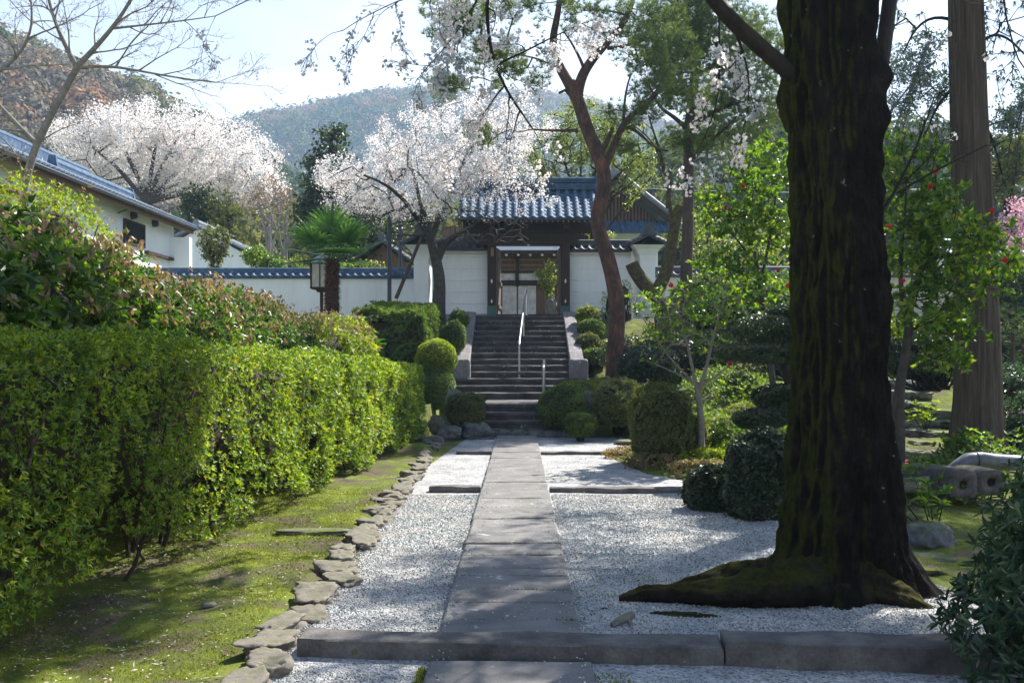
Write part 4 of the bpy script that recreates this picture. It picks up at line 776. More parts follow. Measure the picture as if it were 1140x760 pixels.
loose_shrub('yellow-green shrub spotted with pale new leaves, left of the palm', [((-4.6, 19.4, 1.85), (1.0, 1.1, .7)), ((-4.4, 21.0, 1.85), (1.0, 1.0, .6))], (-4.5, 20.2, .9), 4200, .095, 'lime', 'shrub_new', .3, wl=5, group=grp)
loose_shrub('bright lime shrub just below the palm trunk', [((-4.3, 22.8, 2.0), (1.0, 1.0, .62)), ((-3.8, 22.0, 1.7), (.7, .8, .5))], (-4.2, 22.6, 1.0), 3200, .09, 'lime', 'shrub_new', .18, wl=5, group=grp)
loose_shrub('fine-leaved lime shrub glowing below the bare tree', [((-5.8, 12.0, 2.95), (.9, .9, .8)), ((-5.4, 12.5, 2.5), (.6, .8, .6)), ((-6.7, 12.5, 3.0), (1, 1, .85))], (-5.8, 12.1, .8), 7500, .05, 'lime', 'shrub_new', .12, wl=6, lw=.4)
# ferny cycad-like plant left of the box hedge
t = thing('fern_plant', 'spreading green ferny plant between lime shrub and box hedge', 'fern', (-3.6, 24.2, 1.5)); mb = Mb()
for i in range(46):
    a = rng.uniform(0, 6.28); L = rng.uniform(.7, 1.15); b = np.array([-3.7+rng.normal(0, .45), 24.2+rng.normal(0, .3), 1.65]); d = np.array([math.cos(a)*.8, math.sin(a)*.8, 1.0]); q = [b+d*L*u+np.array([0, 0, -.55*L*u*u]) for u in np.linspace(0, 1, 14)]
    q = np.array(q); T = nrm(np.gradient(q, axis=0)); S = nrm(np.cross(T, [0, 0, 1.0])); mb.tube(q, .006, 4, cap=False)
    for s in (-1, 1): w = .20*np.sin(np.linspace(.25, 3.0, 14)); leaves(mb, q, S*s+T*.45, np.cross(S, T), w, .05); leaves(mb, q+T*.03, S*s+T*.45, np.cross(S, T), w, .05)
mb.build('fronds', MT['palm'], t)
# ---- box hedge and topiary near the stairs
t = hedge_mass('box_hedge', 'square-cut box hedge left of the stairs under the old cherry', 24.0, 28.4, lambda y: -2.25+0*np.asarray(y), 1.8, lambda y: 2.80+.08*(np.asarray(y)-24.0), lambda y: .95+.1*(np.asarray(y)-24.0), 'box', 420, .07, wl=5, stems=False)
m = Mb(); m.box((-3.15, 26.2, 1.85), (1.35, 3.8, 1.3)); m.build('shade_core', MT['twig'], t)  # plain dark box standing for shade inside the box hedge
t = thing('topiary', 'golden ball topiary on a green skirt, at the far end of the hedge', 'topiary', (-1.88, 22.6, .7))
mb = Mb(); d = randdir(3600); P = np.array([-1.88, 22.6, 1.62])+d*np.array([.46, .46, .42])*(1+.05*fnoise(d*3, 1, 4))[:, None]; whorls(mb, P, d+[0, 0, .4], 4, .045, .02); mb.build('golden_ball', MT['lime'], t)
mb = Mb(); d = randdir(4200); P = np.array([-1.95, 22.4, .98])+d*np.array([.5, .55, .5]); whorls(mb, P, d+[0, 0, .3], 4, .055, .022); mb.build('green_skirt', MT['box'], t)
c = Mb(); V, F = ICO[3]; c.add(V*[.40, .40, .36]+[-1.88, 22.6, 1.62], F); c.add(V*[.42, .46, .44]+[-1.95, 22.4, .98], F); c.build('shade_core', MT['twig'], t, smooth=True)  # dark filler balls standing for shade under the topiary leaves
def ball(label, px, pyb, D, w, h, fm, leaf=.045, n=3200, dep=None, dz=0, **k):
    b = at(px, pyb, D); z = ground_h(np.array([b[0]]), np.array([D]))[0]; b[2] = min(b[2], z+.25) if b[2] < z else b[2]
    b[2] += dz; w2 = w/FPX*D/2; h2 = h/FPX*D/2
    return clip_bush('clipped_bush', label, b, (w2, (dep or w2), h2), leaf, n, fm, 'clipped bushes of the garden', **k)
ball('small green clipped ball highest beside the left cheek wall', 511, 366, 27.6, 19, 20, 'box', .05, 1500)
ball('dark green clipped ball just below the highest one, left of the stairs', 505, 392, 26.4, 27, 33, 'box', .05, 2200)
ball('russet-gold clipped ball among rocks at the foot of the stairs', 518, 474, 20.3, 43, 36, 'box_brown', .038, 4200)
ball('wide dark green mound right of the lowest steps', 632, 477, 20.7, 66, 46, 'box', .045, 5600, dep=.7)
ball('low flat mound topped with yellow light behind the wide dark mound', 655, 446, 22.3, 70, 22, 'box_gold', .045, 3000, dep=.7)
ball('smallest dark green ball in front of the mounds right of the path', 646, 486, 19.3, 34, 26, 'box', .04, 2600)
ball('upright dark mound right of the grey rock', 688, 478, 20.2, 58, 56, 'box_brown', .045, 4800, dep=.7)
ball('tall rounded clipped bush at the right edge of the gravel', 735, 520, 15.2, 68, 92, 'box_brown', .038, 9500, dep=.62)
ball('loose lower shoulder of the tall rounded bush', 766, 519, 15.4, 42, 58, 'box_gold', .05, 2600)
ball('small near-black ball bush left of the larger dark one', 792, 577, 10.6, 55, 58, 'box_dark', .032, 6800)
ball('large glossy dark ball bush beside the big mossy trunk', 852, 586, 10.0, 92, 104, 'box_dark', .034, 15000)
ball('round sunlit brownish bush below the cloud pruned tree', 825, 447, 20.5, 36, 33, 'box_brown', .05, 2400)
ball('low pale mound under the round brownish bush', 836, 473, 18.4, 58, 24, 'box_gold', .045, 2800)
ball('flat lime mound right of the pale-stemmed camellia', 806, 497, 16.6, 56, 32, 'box_gold', .045, 3200)
ball('pale clipped mound near the lone bamboo pole', 868, 462, 21, 40, 26, 'box', .05, 2000)
for i, (px, pb, w, h, lb) in enumerate([(654, 361, 24, 20, 'top ball of the clipped row right of the stairs'), (658, 376, 28, 20, 'second ball down in the row right of the stairs'), (655, 392, 26, 20, 'third ball down in the row right of the stairs'), (662, 408, 28, 20, 'lowest ball of the row, beside the cheek wall end block')]):
    ball(lb, px, pb, 28.6-i*.75, w, h, ['box_gold', 'box', 'box_brown', 'box'][i], .05, 1500)
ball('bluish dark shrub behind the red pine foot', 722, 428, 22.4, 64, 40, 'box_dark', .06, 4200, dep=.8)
ball('large soft green bush in front of the beige wall', 800, 372, 29, 110, 66, 'box', .07, 5200, dep=.9)
loose_shrub('feathery light shrub right of the red pine', [B(682, 340, 29.6, .35, .3, .6), B(694, 330, 29.6, .3, .3, .5), B(690, 352, 29.6, .5, .3, .4)], at(690, 365, 29.6), 800, .06, 'spring', wl=4)

# ---- cloud pruned tree between the bushes and the big trunk
D = 13.2; t = thing('cloud_pruned_tree', 'dark cloud-pruned tree with flat leaf pads beside the mossy trunk', 'tree', at(884, 505, D)); s = Mb()
tr = [at(884, 512, D), at(884, 460, D), at(878, 425, D), at(872, 400, D), at(876, 370, D)]; s.tube(tr, [.07, .065, .06, .055, .03], 8)
pads = [(858, 366, 44, 15), (846, 392, 50, 11), (866, 443, 26, 14), (847, 466, 30, 11), (884, 350, 30, 12)]
for px, py, w, h in pads: e = at(px, py+h*.6, D-.1); st = tr[min(3, max(1, int((512-py)/40)))]; s.tube([st, (np.array(st)+e)/2+[0, 0, -.03], e], [.035, .03, .018], 6)
s.build('trunk', MT['bark_dark'], t, smooth=True)
for px, py, w, h in pads:
    c = at(px, py, D-.1); r = np.array([w, w*.8, h])/FPX*D; mb = Mb(); d = randdir(2600); P = c+d*r*(1+.12*fnoise(d*3+px, 1, 3))[:, None]; whorls(mb, P, d+[0, 0, .4], 4, .045, .018); V, F = ICO[2]; mb.build('leaf_pad', MT['box_dark'], t)

# ---- rocks
def hit(px, py, D):                          # where the line of sight through a pixel meets the ground, near distance D
    for d in np.arange(max(4, D-4), D+5, .05):
        if CAMZ+(HY-py)/FPX*d <= gh((px-CX)/FPX*d, d): return float(d)
    return D
def rock(label, px, pyb, D, w, h, mat='rock', seed=1, dep=1.0, rz=0.2, flat=0.0, group='garden rocks', z=None):
    if px > 900 and D < 24: D = hit(px, pyb, D)
    b = at(px, pyb, D); w2, h2 = w/FPX*D, h/FPX*D; zc = b[2]+h2*.42 if z is None else z; m = Mb(); rock_mesh(m, (0, 0, 0), (w2, w2*dep, h2*1.25), seed, sub=4, box=.7, amp=.26, flat=flat, freq=1.7)
    o = m.build('rock', MT[mat], smooth=True); o.location = (b[0], D, zc-.04); o.rotation_euler[2] = rz; return tag(o, label, 'rock', group)
for a in [('tall pale leaning rock behind the russet ball, left of the lowest steps', 506, 470, 20.9, 22, 36, 'rock_grey', 5), ('low brown rock at the hedge end beside the path foot', 489, 478, 20.3, 24, 18, 'rock', 6), ('dark rock under the russet clipped ball', 528, 484, 20.1, 30, 16, 'rock_grey', 7), ('small rock left of the dark one under the russet ball', 500, 486, 19.8, 24, 14, 'rock_grey', 8),
          ('grey rock wedged between two dark mounds right of the stairs', 652, 463, 20.4, 30, 26, 'rock_grey', 9), ('rounded dark rock at the gravel edge by the stair foot', 480, 497, 18.8, 30, 14, 'rock_grey', 10),
          ('brown boulder slab behind the pale-stemmed camellia', 800, 462, 20.5, 46, 20, 'rock', 11),
          ('long pale mossy rock lying right of the big trunk', 1030, 606, 8.8, 50, 26, 'rock_grey', 12), ('flat stone on the moss in front of the long mossy rock', 1035, 617, 8.2, 44, 7, 'rock', 13),
          ('small dark rock right of the small camellia trunk', 1013, 512, 15.2, 26, 15, 'rock', 14), ('dark rock beside the cedar foot', 1036, 514, 14.8, 28, 15, 'rock', 15), ('low flat rock above the dark ones on the mossy slope', 1026, 494, 16, 24, 8, 'rock', 16)]:
    rock(*a[:7], seed=a[7], flat=.3 if a[5] < 10 else 0)
k = 0
for i, (py, D) in enumerate([(484, 16.6), (474, 17.4), (462, 18.3), (452, 19.2), (441, 20.3), (430, 21.4)]):
    for j, dx in enumerate((-16, 8, 30)[:3 if i < 3 else 2]):
        rock(f'{["first","second","third","fourth","fifth","top"][i]} row of the rough garden steps, {["left","middle","right"][j]} stone', 1012+dx+i*1, py, D, 26+4*(k % 3), 10+3*(k % 2), 'rock_grey' if k % 2 else 'rock', seed=120+k, flat=.5, group='rough stone steps in the right garden'); k += 1
rock('boulder beside the rough garden steps', 1016, 440, 20, 26, 20, 'rock_grey', 160)
# edge stones of the garden mound, right
for i, (px, py, D, w, h) in enumerate([(700, 492, 18.7, 30, 7), (770, 548, 12.2, 30, 7), (905, 470, 20, 40, 12)]): rock(['thin stone edging at the foot of the dark mounds', 'thin stone beside the small near-black bush', 'stone glimpsed behind the big trunk'][i], px, py, D, w, h, 'rock', seed=170+i, flat=.5)
# stepping slab, sticks, root stump on the gravel
m = Mb(); rock_mesh(m, (0, 0, 0), (.62, .20, .07), 201, sub=4, box=.8, amp=.2, flat=.5); o = m.build('flat_stone', MT['rock'], smooth=True); o.location = (-1.86, 8.95, .06); tag(o, 'thin dark flat stone lying across the moss strip', 'stone')
m = Mb(); b = at(232, 690, 6.2); m.tube([b+[-.05, .0, -.02], b+[-.03, 0, .05], b+[.0, -.03, .06], b+[.05, -.07, .035], b+[.07, -.09, -.01]], [.011, .012, .011, .009, .005], 7); o = m.build('stick', MT['bark_grey']); tag(o, 'bent bare stick standing out of the moss by the hedge', 'stick')
m = Mb(); rock_mesh(m, (0, 0, 0), (.09, .07, .03), 77, sub=3); o = m.build('pebble', MT['rock_grey'], smooth=True); o.location = (-1.95, 6.25, .06); tag(o, 'lone small stone on the moss beside the bent stick', 'stone')
m = Mb(); b = at(690, 694, 5.95); b[2] = .03; m.tube([b+[-.05, -.03, -.01], b+[0, 0, .012], b+[.06, .03, .028], b+[.085, .05, .035]], [.018, .026, .028, .02], 9); m.tube([b+[.05, .02, .02], b+[.07, -.02, -.02]], [.02, .008], 7); o = m.build('root_stub', MT['bark_grey'], smooth=True); tag(o, 'short pale root stub poking out of the gravel', 'root')

# stone blocks with round holes, clay pipe and log beside the cedar
def holed_block(label, px, py, D, w, h, seed, rz):
    c = at(px, py, D); w, h = w/FPX*D, h/FPX*D; n_a = 40; m = Mb(); dep = .55; rh = .28*w/2
    prof = lambda a: np.array([math.copysign(abs(math.cos(a))**.55, math.cos(a))*w/2, math.copysign(abs(math.sin(a))**.55, math.sin(a))*h/2])
    rings = []
    for r_, yy in ((1.0, dep), (1.0, .05), (.96, 0), (rh*2/w*1.05, 0), (rh*2/w, .02), (rh*2/w*.95, .22)):
        rings.append([[*(prof(a)*r_ if r_ > .6 else np.array([math.cos(a), math.sin(a)])*r_*w/2)][:1]+[yy]+[(prof(a)*r_)[1] if r_ > .6 else math.sin(a)*r_*w/2] for a in np.linspace(0, 2*math.pi, n_a, endpoint=False)])
    G = np.array(rings); G += fnoise(G, 6, seed, 3)[..., None]*.012; m.grid(G, closed=True); m.add(np.vstack([G[-1], G[-1].mean(0)]), [[q, (q+1) % n_a, n_a] for q in range(n_a)])
    o = m.build('holed_stone_block', MT['stonework'], smooth=True); o.location = c; o.rotation_euler[2] = rz; return tag(o, label, 'stone block', 'rounded stone blocks with round holes')
holed_block('left rounded stone block with round hole, mottled with lichen', 1052, 537, 11.2, 30, 32, 3, .35)
holed_block('middle rounded stone block with deep round hole', 1073, 539, 11.0, 36, 33, 4, .2); holed_block('right stone block with hole, half behind the laurel', 1104, 537, 11.1, 36, 28, 5, .1)
m = Mb(); D = 11.7; m.tube([at(1056, 528, D), at(1066, 521, D), at(1078, 513, D), at(1092, 512, D+.02), at(1108, 514, D+.05), at(1150, 516, D+.1)], [.085, .095, .10, .10, .095, .09], 16); m.tube([at(1087, 513, D), at(1089, 513, D)], .108, 16); o = m.build('clay_pipe', MT['ceramic'], smooth=True); tag(o, 'grey curved clay pipe lying behind the holed stone blocks', 'pipe')
m = Mb(); m.tube([at(985, 541, 11.3), at(1012, 540, 11.3), at(1036, 537, 11.2)], [.085, .09, .08], 14); o = m.build('log', MT['bark_grey'], smooth=True); tag(o, 'pale log lying between big trunk and stone blocks', 'log')

# ---- dark laurel at the lower right corner
loose_shrub('dark glossy laurel filling the lower right corner', [((2.62, 4.55, .55), (.40, .5, .62)), ((2.95, 4.75, .82), (.42, .6, .58)), ((2.45, 4.75, .3), (.36, .5, .36)), ((3.1, 5.1, .5), (.6, .8, .7))], (2.85, 4.8, -.05), 3600, .075, 'laurel', wl=5, group=None, six=True, lw=.34)
for (lb, px, py, D, n_, h) in [('small leafy sprout on the mossy slope by the garden steps', 1030, 478, 16.4, 60, .5), ('low leafy plant in front of the stone blocks', 1040, 590, 9.6, 90, .5), ('leafy seedling before the cedar foot', 1065, 505, 12.6, 80, .35), ('low green plant at the cedar foot', 1030, 532, 11.9, 60, .25)]:
    b = at(px, py, D); t = thing('seedling', lb, 'plant', b, 'small leafy plants in the right garden'); mb = Mb(); s = Mb(); tips = []
    for i in range(7): e = b+np.array([rng.normal(0, .22), rng.normal(0, .15), h*rng.uniform(.5, 1)]); s.tube([b+[0, 0, -.1], (b+e)/2+rng.normal(0, .02, 3), e], [.008, .006, .003], 5); tips += [e, (b+e)/2+rng.normal(0, .05, 3), e*.75+b*.25]
    tips = np.array(tips); whorls(mb, tips, np.tile([0, 0, 1.], (len(tips), 1))+randdir(len(tips))*.3, 6, .12, .045, six=True, spread=1.3); s.build('stem', MT['bark_dark'], t); mb.build('foliage', MT['camellia' if 'sprout' not in lb else 'lime'], t)
mb = Mb(); flowers(mb, at(1008, 521, 13)+rng.normal(0, .04, (7, 3)), np.tile([0, -.4, 1.], (7, 1)), .07); o = mb.build('fallen_camellia', MT['red_flower']); tag(o, 'fallen pink-red camellia blooms on the moss', 'flower')

# ---- palm
b = at(369, 352, 27.3); b[2] = gh(b[0], 27.3)-.1; top = at(370, 288, 27.3); t = thing('fan_palm', 'fan palm with shaggy brown trunk in front of the white wall', 'palm tree', b)
m = Mb(); n_ = 60; P = np.array([b+(top-b)*u for u in np.linspace(0, 1, n_)]); G = np.zeros((n_, 20, 3)); 
for i in range(n_):
    r_ = .13+.07*(1-i/n_)+.03*((i % 4)/4)
    for j in range(20): a = j/20*6.2832; q = r_*(1+.22*rng.normal()*.5); G[i, j] = P[i]+[q*math.cos(a), q*math.sin(a), rng.normal(0, .01)]
m.grid(G, closed=True); q = P[rng.integers(0, n_, 1500)]; d = randdir(1500); d[:, 2] = -np.abs(d[:, 2])*.4+.2; d = nrm(d); needles(m, q+d*.15, d+[0, 0, -.5], 2, .14, .008); m.build('trunk', MT['palm_bark'], t)
for i in range(13):
    a = i*2.399; el = R(78)-R(95)*(i/13); pd = np.array([math.cos(a)*math.cos(el), math.sin(a)*math.cos(el), math.sin(el)]); L = rng.uniform(.6, .85); h = top+pd*L; m = Mb(); m.tube([top-[0, 0, .1], top+pd*L*.5+[0, 0, .04], h], [.022, .016, .012], 6)
    n_f = 22; side = nrm(np.cross(pd, [0, 0, 1.])); upv = np.cross(side, pd)
    for j in range(n_f):
        th = (j/(n_f-1)-.5)*R(215); d = pd*math.cos(th)+side*math.sin(th); l = .92*(1-.22*abs(th)/2.5)*rng.uniform(.93, 1.05); dr = nrm(d+upv*.12); w = .022
        pts = np.array([h+dr*l*u+np.array([0, 0, -.13*l*u**3]) for u in (0, .35, .7, .88, 1.0)]); sv = nrm(np.cross(dr, upv)); ww = np.array([.012, .045, .034, .018, .002])[:, None]
        V = np.stack([pts-sv*ww, pts+upv*.010, pts+sv*ww], 1); m.grid(V)
    m.build('frond', MT['palm'], t)
# ================================================================== TREES
def pts(D, *pp): return [at(p[0], p[1], p[2] if len(p) > 2 else D) for p in pp]
# ---- the big mossy cherry in the foreground
TX, TY = 2.19, 6.85
t_big = thing('old_cherry_tree', 'massive dark mossy trunk in the right foreground with thick side root', 'tree', (TX, TY, 0))
nz_, na = 330, 200; zs = np.concatenate([np.linspace(-.15, 1.2, 90), np.linspace(1.22, 6.2, nz_-90)]); an = np.linspace(0, 2*math.pi, na, endpoint=False); G = np.zeros((nz_, na, 3))
cxs = np.interp(zs, [-.2, 0.3, 1.0, 2.8, 4.1, 6.2], [TX+.0, TX, TX+.01, TX-.02, TX-.06, TX-.14]); rad = np.interp(zs, [-.2, 0, .12, .3, .6, 1.0, 1.6, 2.8, 3.4, 4.0, 4.6, 6.2], [.70, .62, .54, .47, .42, .39, .36, .325, .33, .345, .35, .30])
for i, z in enumerate(zs):
    P = np.stack([np.cos(an), np.sin(an), np.full(na, z)], -1)
    fl = math.exp(-max(z, 0)/.45); but = 1+fl*(.20*np.cos(3*an+.6)+.12*np.cos(5*an+2.0)+.05*np.cos(8*an+1))
    furrow = .045*fnoise(P*np.array([3.1, 3.1, 1.5])+[0, 0, 3], 1, 11, 3)+.028*(1-2*np.abs(fnoise(P*np.array([6, 6, 2.8]), 1, 17, 3)))+.014*fnoise(P*np.array([15, 15, 10]), 1, 23, 2)
    burl = .14*np.exp(-((an-.0+.25)**2)/.10-((z-2.05)/.22)**2)+.10*np.exp(-((an-.15)**2)/.07-((z-2.75)/.17)**2)+.09*np.exp(-(((an-6.2))**2)/.07-((z-3.55)/.10)**2)+.05*np.exp(-((an-6.1)**2)/.1-((z-3.25)/.09)**2)+.06*np.exp(-((an-3.2)**2)/.2-((z-3.4)/.2)**2)
    r_ = rad[i]*.865*but+furrow*.9+burl; G[i, :, 0] = cxs[i]+r_*np.cos(an); G[i, :, 1] = TY+r_*np.sin(an)*.95; G[i, :, 2] = z
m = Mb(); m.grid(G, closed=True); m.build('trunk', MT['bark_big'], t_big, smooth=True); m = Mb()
def rootlog(P, r, seed):
    q = np.array(P, float); u = np.linspace(0, len(q)-1, 60); C = np.stack([np.interp(u, range(len(q)), q[:, i]) for i in range(3)], 1); rr = np.interp(u, range(len(q)), r)
    k = 28; a = np.arange(k)*2*math.pi/k; T = nrm(np.gradient(C, axis=0)); S = nrm(np.cross(T, [0, 0, 1.])); W = np.cross(S, T); Pn = C[:, None]+0*a[None, :, None]+np.stack([np.cos(a), np.sin(a), a*0], -1)[None]*.3
    rad_ = rr[:, None]*(1+.38*fnoise(Pn*4.0, 1, seed, 4)+.22*fnoise(Pn*11, 1, seed+4, 3)); rad_ = rad_*(1+.10*(1-2*np.abs(fnoise(Pn*[5, 5, 5]+3*np.stack([np.cos(a), np.sin(a), a*0], -1)[None], 1, seed+9, 2)))); V = C[:, None]+rad_[..., None]*(np.cos(a)[None, :, None]*S[:, None]+np.sin(a)[None, :, None]*W[:, None]*.9); m.grid(V, closed=True)
rootlog([(2.2, 6.7, .10), (1.7, 6.5, .10), (1.35, 6.46, .08), (1.05, 6.5, .07), (.83, 6.52, .05), (.66, 6.55, .02)], [.24, .15, .115, .10, .07, .025], 3)
rootlog([(2.2, 6.8, .08), (1.7, 6.9, .10), (1.3, 7.0, .03), (1.1, 7.1, -.03)], [.26, .13, .07, .03], 5)
rootlog([(2.3, 6.6, .1), (2.58, 6.4, .0), (2.76, 6.33, -.06)], [.14, .06, .02], 8); rootlog([(2.2, 7.0, .1), (2.8, 7.3, .02), (3.3, 7.5, -.06)], [.2, .09, .03], 9)
rootlog([(1.3, 6.15, -.02), (1.05, 6.16, .0), (.86, 6.2, .0), (.7, 6.26, -.03)], [.03, .04, .03, .015], 10); rootlog([(.62, 6.3, -.01), (.55, 6.34, .0), (.47, 6.36, -.02)], [.012, .022, .01], 12)
m.build('surface_root', MT['bark_root'], t_big, smooth=True)
sk = Skel()
L1 = sk.limb([at(888, 90, 6.8), at(872, 72, 6.75), at(845, 50, 6.6), at(815, 28, 6.5), at(785, -2, 6.4), (1.0, 6.6, 4.6), (.3, 7.6, 5.6), (-.6, 9.5, 6.4)], .058, .025)
sk.limb([at(975, 110, 6.9), at(984, 60, 6.9), at(990, 0, 7.0), (2.9, 7.4, 5.3), (3.6, 9, 6.6), (4.2, 11, 7.8)], .055, .03)
top = sk.limb([(TX-.1, TY, 5.6), (TX-.2, TY, 6.2), (1.9, 7.2, 7.2), (1.6, 8.2, 8.2)], .26, .12)
sk.limb([(TX-.12, TY, 6.0), (1.2, 8.4, 6.9), (.2, 10.4, 7.6), (-1.0, 12.6, 8.2)], .15, .035)
sk.limb([(TX-.1, TY, 6.0), (3.0, 7.9, 7.0), (3.9, 9.8, 7.8), (4.6, 12.5, 8.6)], .15, .035)
sk.limb([(1.8, 7.4, 7.5), (1.2, 9.5, 8.6), (1.6, 12.5, 9.2)], .12, .03); sk.limb([(TX-.1, TY, 6.0), (1.0, 6.2, 7.2), (-.8, 6.6, 8.0), (-2.6, 8.2, 8.6)], .14, .03)
sk.limb([(-.6, 9.5, 6.4), (-1.6, 11.4, 6.9), (-2.8, 13.2, 7.4)], .05, .02); sk.limb([(-2.6, 8.2, 8.6), (-3.9, 10.4, 8.9), (-4.8, 12.6, 8.8)], .05, .02)
# crown: unseen lobes above the picture placed to shade the foreground, sprays of blossom hanging into it
CL = [((1.5, 12.0, 8.8), (1.7, 2.4, .7), 6.0), ((6.0, 11.3, 8.9), (2.7, 1.4, 1.0), 5.2), ((-.8, 11.0, 9.0), (1.3, 1.5, .8), 1.2), ((4.4, 13.6, 8.8), (1.3, .5, .4), .35)]
A = inell(520, CL)
h1 = sk.limb([(.3, 7.6, 5.6), at(545, -40, 9.2), at(540, 10, 9.6), at(544, 50, 9.8), at(553, 88, 10), at(572, 112, 10.2), at(592, 142, 10.5)], .035, .010)
h2 = sk.limb([sk.p[h1[len(h1)//2]], at(510, 40, 9.6), at(485, 62, 9.4), at(462, 92, 9.2)], .014, .004)
h3 = sk.limb([sk.p[h1[len(h1)//3]], at(505, -20, 9.2), at(455, -4, 9.0), at(415, 12, 8.8), at(382, 34, 8.6)], .014, .004)
h4 = sk.limb([(.3, 7.6, 5.6), (-.6, 7.8, 5.0), at(340, -30, 8), at(300, -12, 8), at(262, 8, 8), at(240, 18, 8)], .016, .004)
h5 = sk.limb([sk.p[h1[-8]], at(575, 60, 10), at(605, 50, 10.2), at(632, 30, 10.4), at(662, 22, 10.6)], .012, .004)
h6 = sk.limb([sk.p[h1[-6]], at(548, 110, 10), at(530, 140, 10), at(520, 160, 10)], .010, .003)
h7 = sk.limb([(1.9, 6.6, 5.3), at(802, -30, 8), at(798, 30, 8), at(804, 80, 8), at(800, 130, 8.1), at(780, 165, 8.3), at(764, 186, 8.5)], .018, .004)
h8 = sk.limb([at(812, 24, 6.5), at(835, 70, 7), at(838, 112, 7.3), at(826, 150, 7.6)], .012, .003)
n0 = len(sk.chains)
for h, n_, L_ in ((h1, 11, .75), (h2, 7, .5), (h3, 8, .5), (h4, 8, .38), (h5, 7, .5), (h6, 4, .4), (h7, 7, .36), (h8, 5, .32)): sk.sprout(h, n_, L_, .008, 2, t0=.25, side=(0, 0, -.5), up=-.05, kids=4, ratio=.5, wob=.14)
vis_nodes = list(sk.gt)
g1 = sk.limb([at(979, 240, 6.75), at(1000, 215, 6.7), at(1012, 190, 6.7), at(1028, 145, 6.7), at(1040, 108, 6.6)], .014, .004); g2 = sk.limb([at(1000, 215, 6.7), at(1030, 190, 6.6), at(1062, 183, 6.5), at(1098, 162, 6.4)], .010, .004); g3 = sk.limb([at(1005, 205, 6.7), at(1030, 180, 6.6), at(1050, 160, 6.6)], .008, .003)
sk.gt = []
for h in (g1, g2, g3): sk.sprout(h, 4, .22, .005, 1, t0=.3, kids=3)
g4 = sk.limb([(2.9, 7.4, 5.3), at(1060, -20, 6.6), at(1075, 25, 6.5), at(1064, 48, 6.5)], .012, .003); g5 = sk.limb([(3.3, 7.0, 5.4), at(1120, -20, 6.3), at(1112, 30, 6.3), at(1130, 72, 6.2), at(1150, 90, 6.2)], .014, .004); 
for h in (g4, g5): sk.sprout(h, 5, .25, .005, 1, t0=.3, kids=3)
right_nodes = list(sk.gt)
sk.fill(A, step=.3, wob=.07, up=.05); sk.radii(tip=.006, ex=2.35)
b = Mb(); sk.mesh(b, 12); b.build('branch', MT['bark_dark'], t_big, smooth=True)
def clusters(mb, Q, k, r, sz):
    for i in range(k): q = Q+randdir(len(Q))*rng.uniform(.2, 1, (len(Q), 1))*r; flowers(mb, q, (q-Q)/r+randdir(len(Q))*.4, sz*rng.uniform(.8, 1.1))
mb = Mb(); Q = []
for q, d_, lv in vis_nodes:
    py_ = HY-(q[2]-CAMZ)/q[1]*FPX; px_ = CX+q[0]/q[1]*FPX; pr = (.75 if px_ < 700 else .4) if px_ > 470 else .25
    if rng.uniform() < pr: Q.append(q)
    if rng.uniform() < pr*.8: Q.append(q-d_*rng.uniform(.08, .22))
clusters(mb, np.array(Q), 5, .045, .019)
Q = np.array([q for q, d_, lv in right_nodes if rng.uniform() < .22]); clusters(mb, Q, 5, .035, .018)
mb.build('blossom', MT['blossom'], t_big); mb = Mb(); puff_pts = A[fnoise(A*[1, 1, .3], .62, 91, 2) > -.16]
for i in range(80): q = puff_pts+randdir(len(puff_pts))*rng.uniform(.1, .45, (len(puff_pts), 1)); leaves(mb, q, randdir(len(q)), randdir(len(q)), .11, .075)
mb.build('leaves', MT['shade_canopy'], t_big)  # unseen dense leaves added to cast shade on the near court

# ---- generic flowering / leafy tree
def puff(mb, P, k, s, r, mi=0):
    for i in range(k): leaves(mb, P+randdir(len(P))*r*rng.uniform(.2, 1, (len(P), 1)), randdir(len(P)), randdir(len(P)), s*rng.uniform(.6, 1.2, len(P)), s*.8, mi)
# cherry beside the gate
D = 28.8; base = at(489, 378, D); sk = Skel()
sk.limb([base+[0, 0, -.3], at(488, 345, D), at(490, 310, D), at(484, 283, D), at(478, 262, D-.2), at(470, 235, D-.5)], .26, .10)
sk.limb(pts(D, (486, 290), (494, 272), (506, 262, D-.5), (520, 256, D-1)), .14, .05); sk.limb(pts(D, (481, 272), (470, 250), (452, 225, D-1), (430, 205, D-2), (405, 195, D-2)), .10, .03)
sk.limb(pts(D, (480, 265), (492, 235), (505, 205, D+1), (520, 170, D+1.2)), .10, .03); sk.limb(pts(D, (470, 235, D-.5), (462, 200, D), (452, 165, D)), .07, .02); sk.limb(pts(D, (478, 262), (455, 262, D-1), (435, 262, D-1.5)), .05, .02)
A = inell(640, [(at(440, 205, D), (2.3, 2.0, 1.15), 3), (at(480, 170, D), (1.9, 2.0, 1.3), 3), (at(530, 160, D+1), (1.7, 1.9, 1.5), 3), (at(392, 200, D), (1.2, 1.3, .6), 1.3), (at(415, 232, D), (1.3, 1.3, .45), 1.0), (at(560, 200, D), (1.3, 1.3, .7), .8), (at(575, 135, D+.5), (1.2, 1.3, .8), 1), (at(470, 240, D), (2.0, 1.6, .45), .9)], .2)
nb = np.array([at(rng.uniform(440, 590), rng.uniform(232, 272), D-rng.uniform(-1, 1.8)) for _ in range(170)])
sk.fill(np.vstack([A, nb]), step=.22, wob=.10, up=.03); sk.radii(tip=.008, ex=2.2); P, d = sk.tips(.016); py_ = HY-(P[:, 2]-CAMZ)/P[:, 1]*FPX; px_ = CX+P[:, 0]/P[:, 1]*FPX
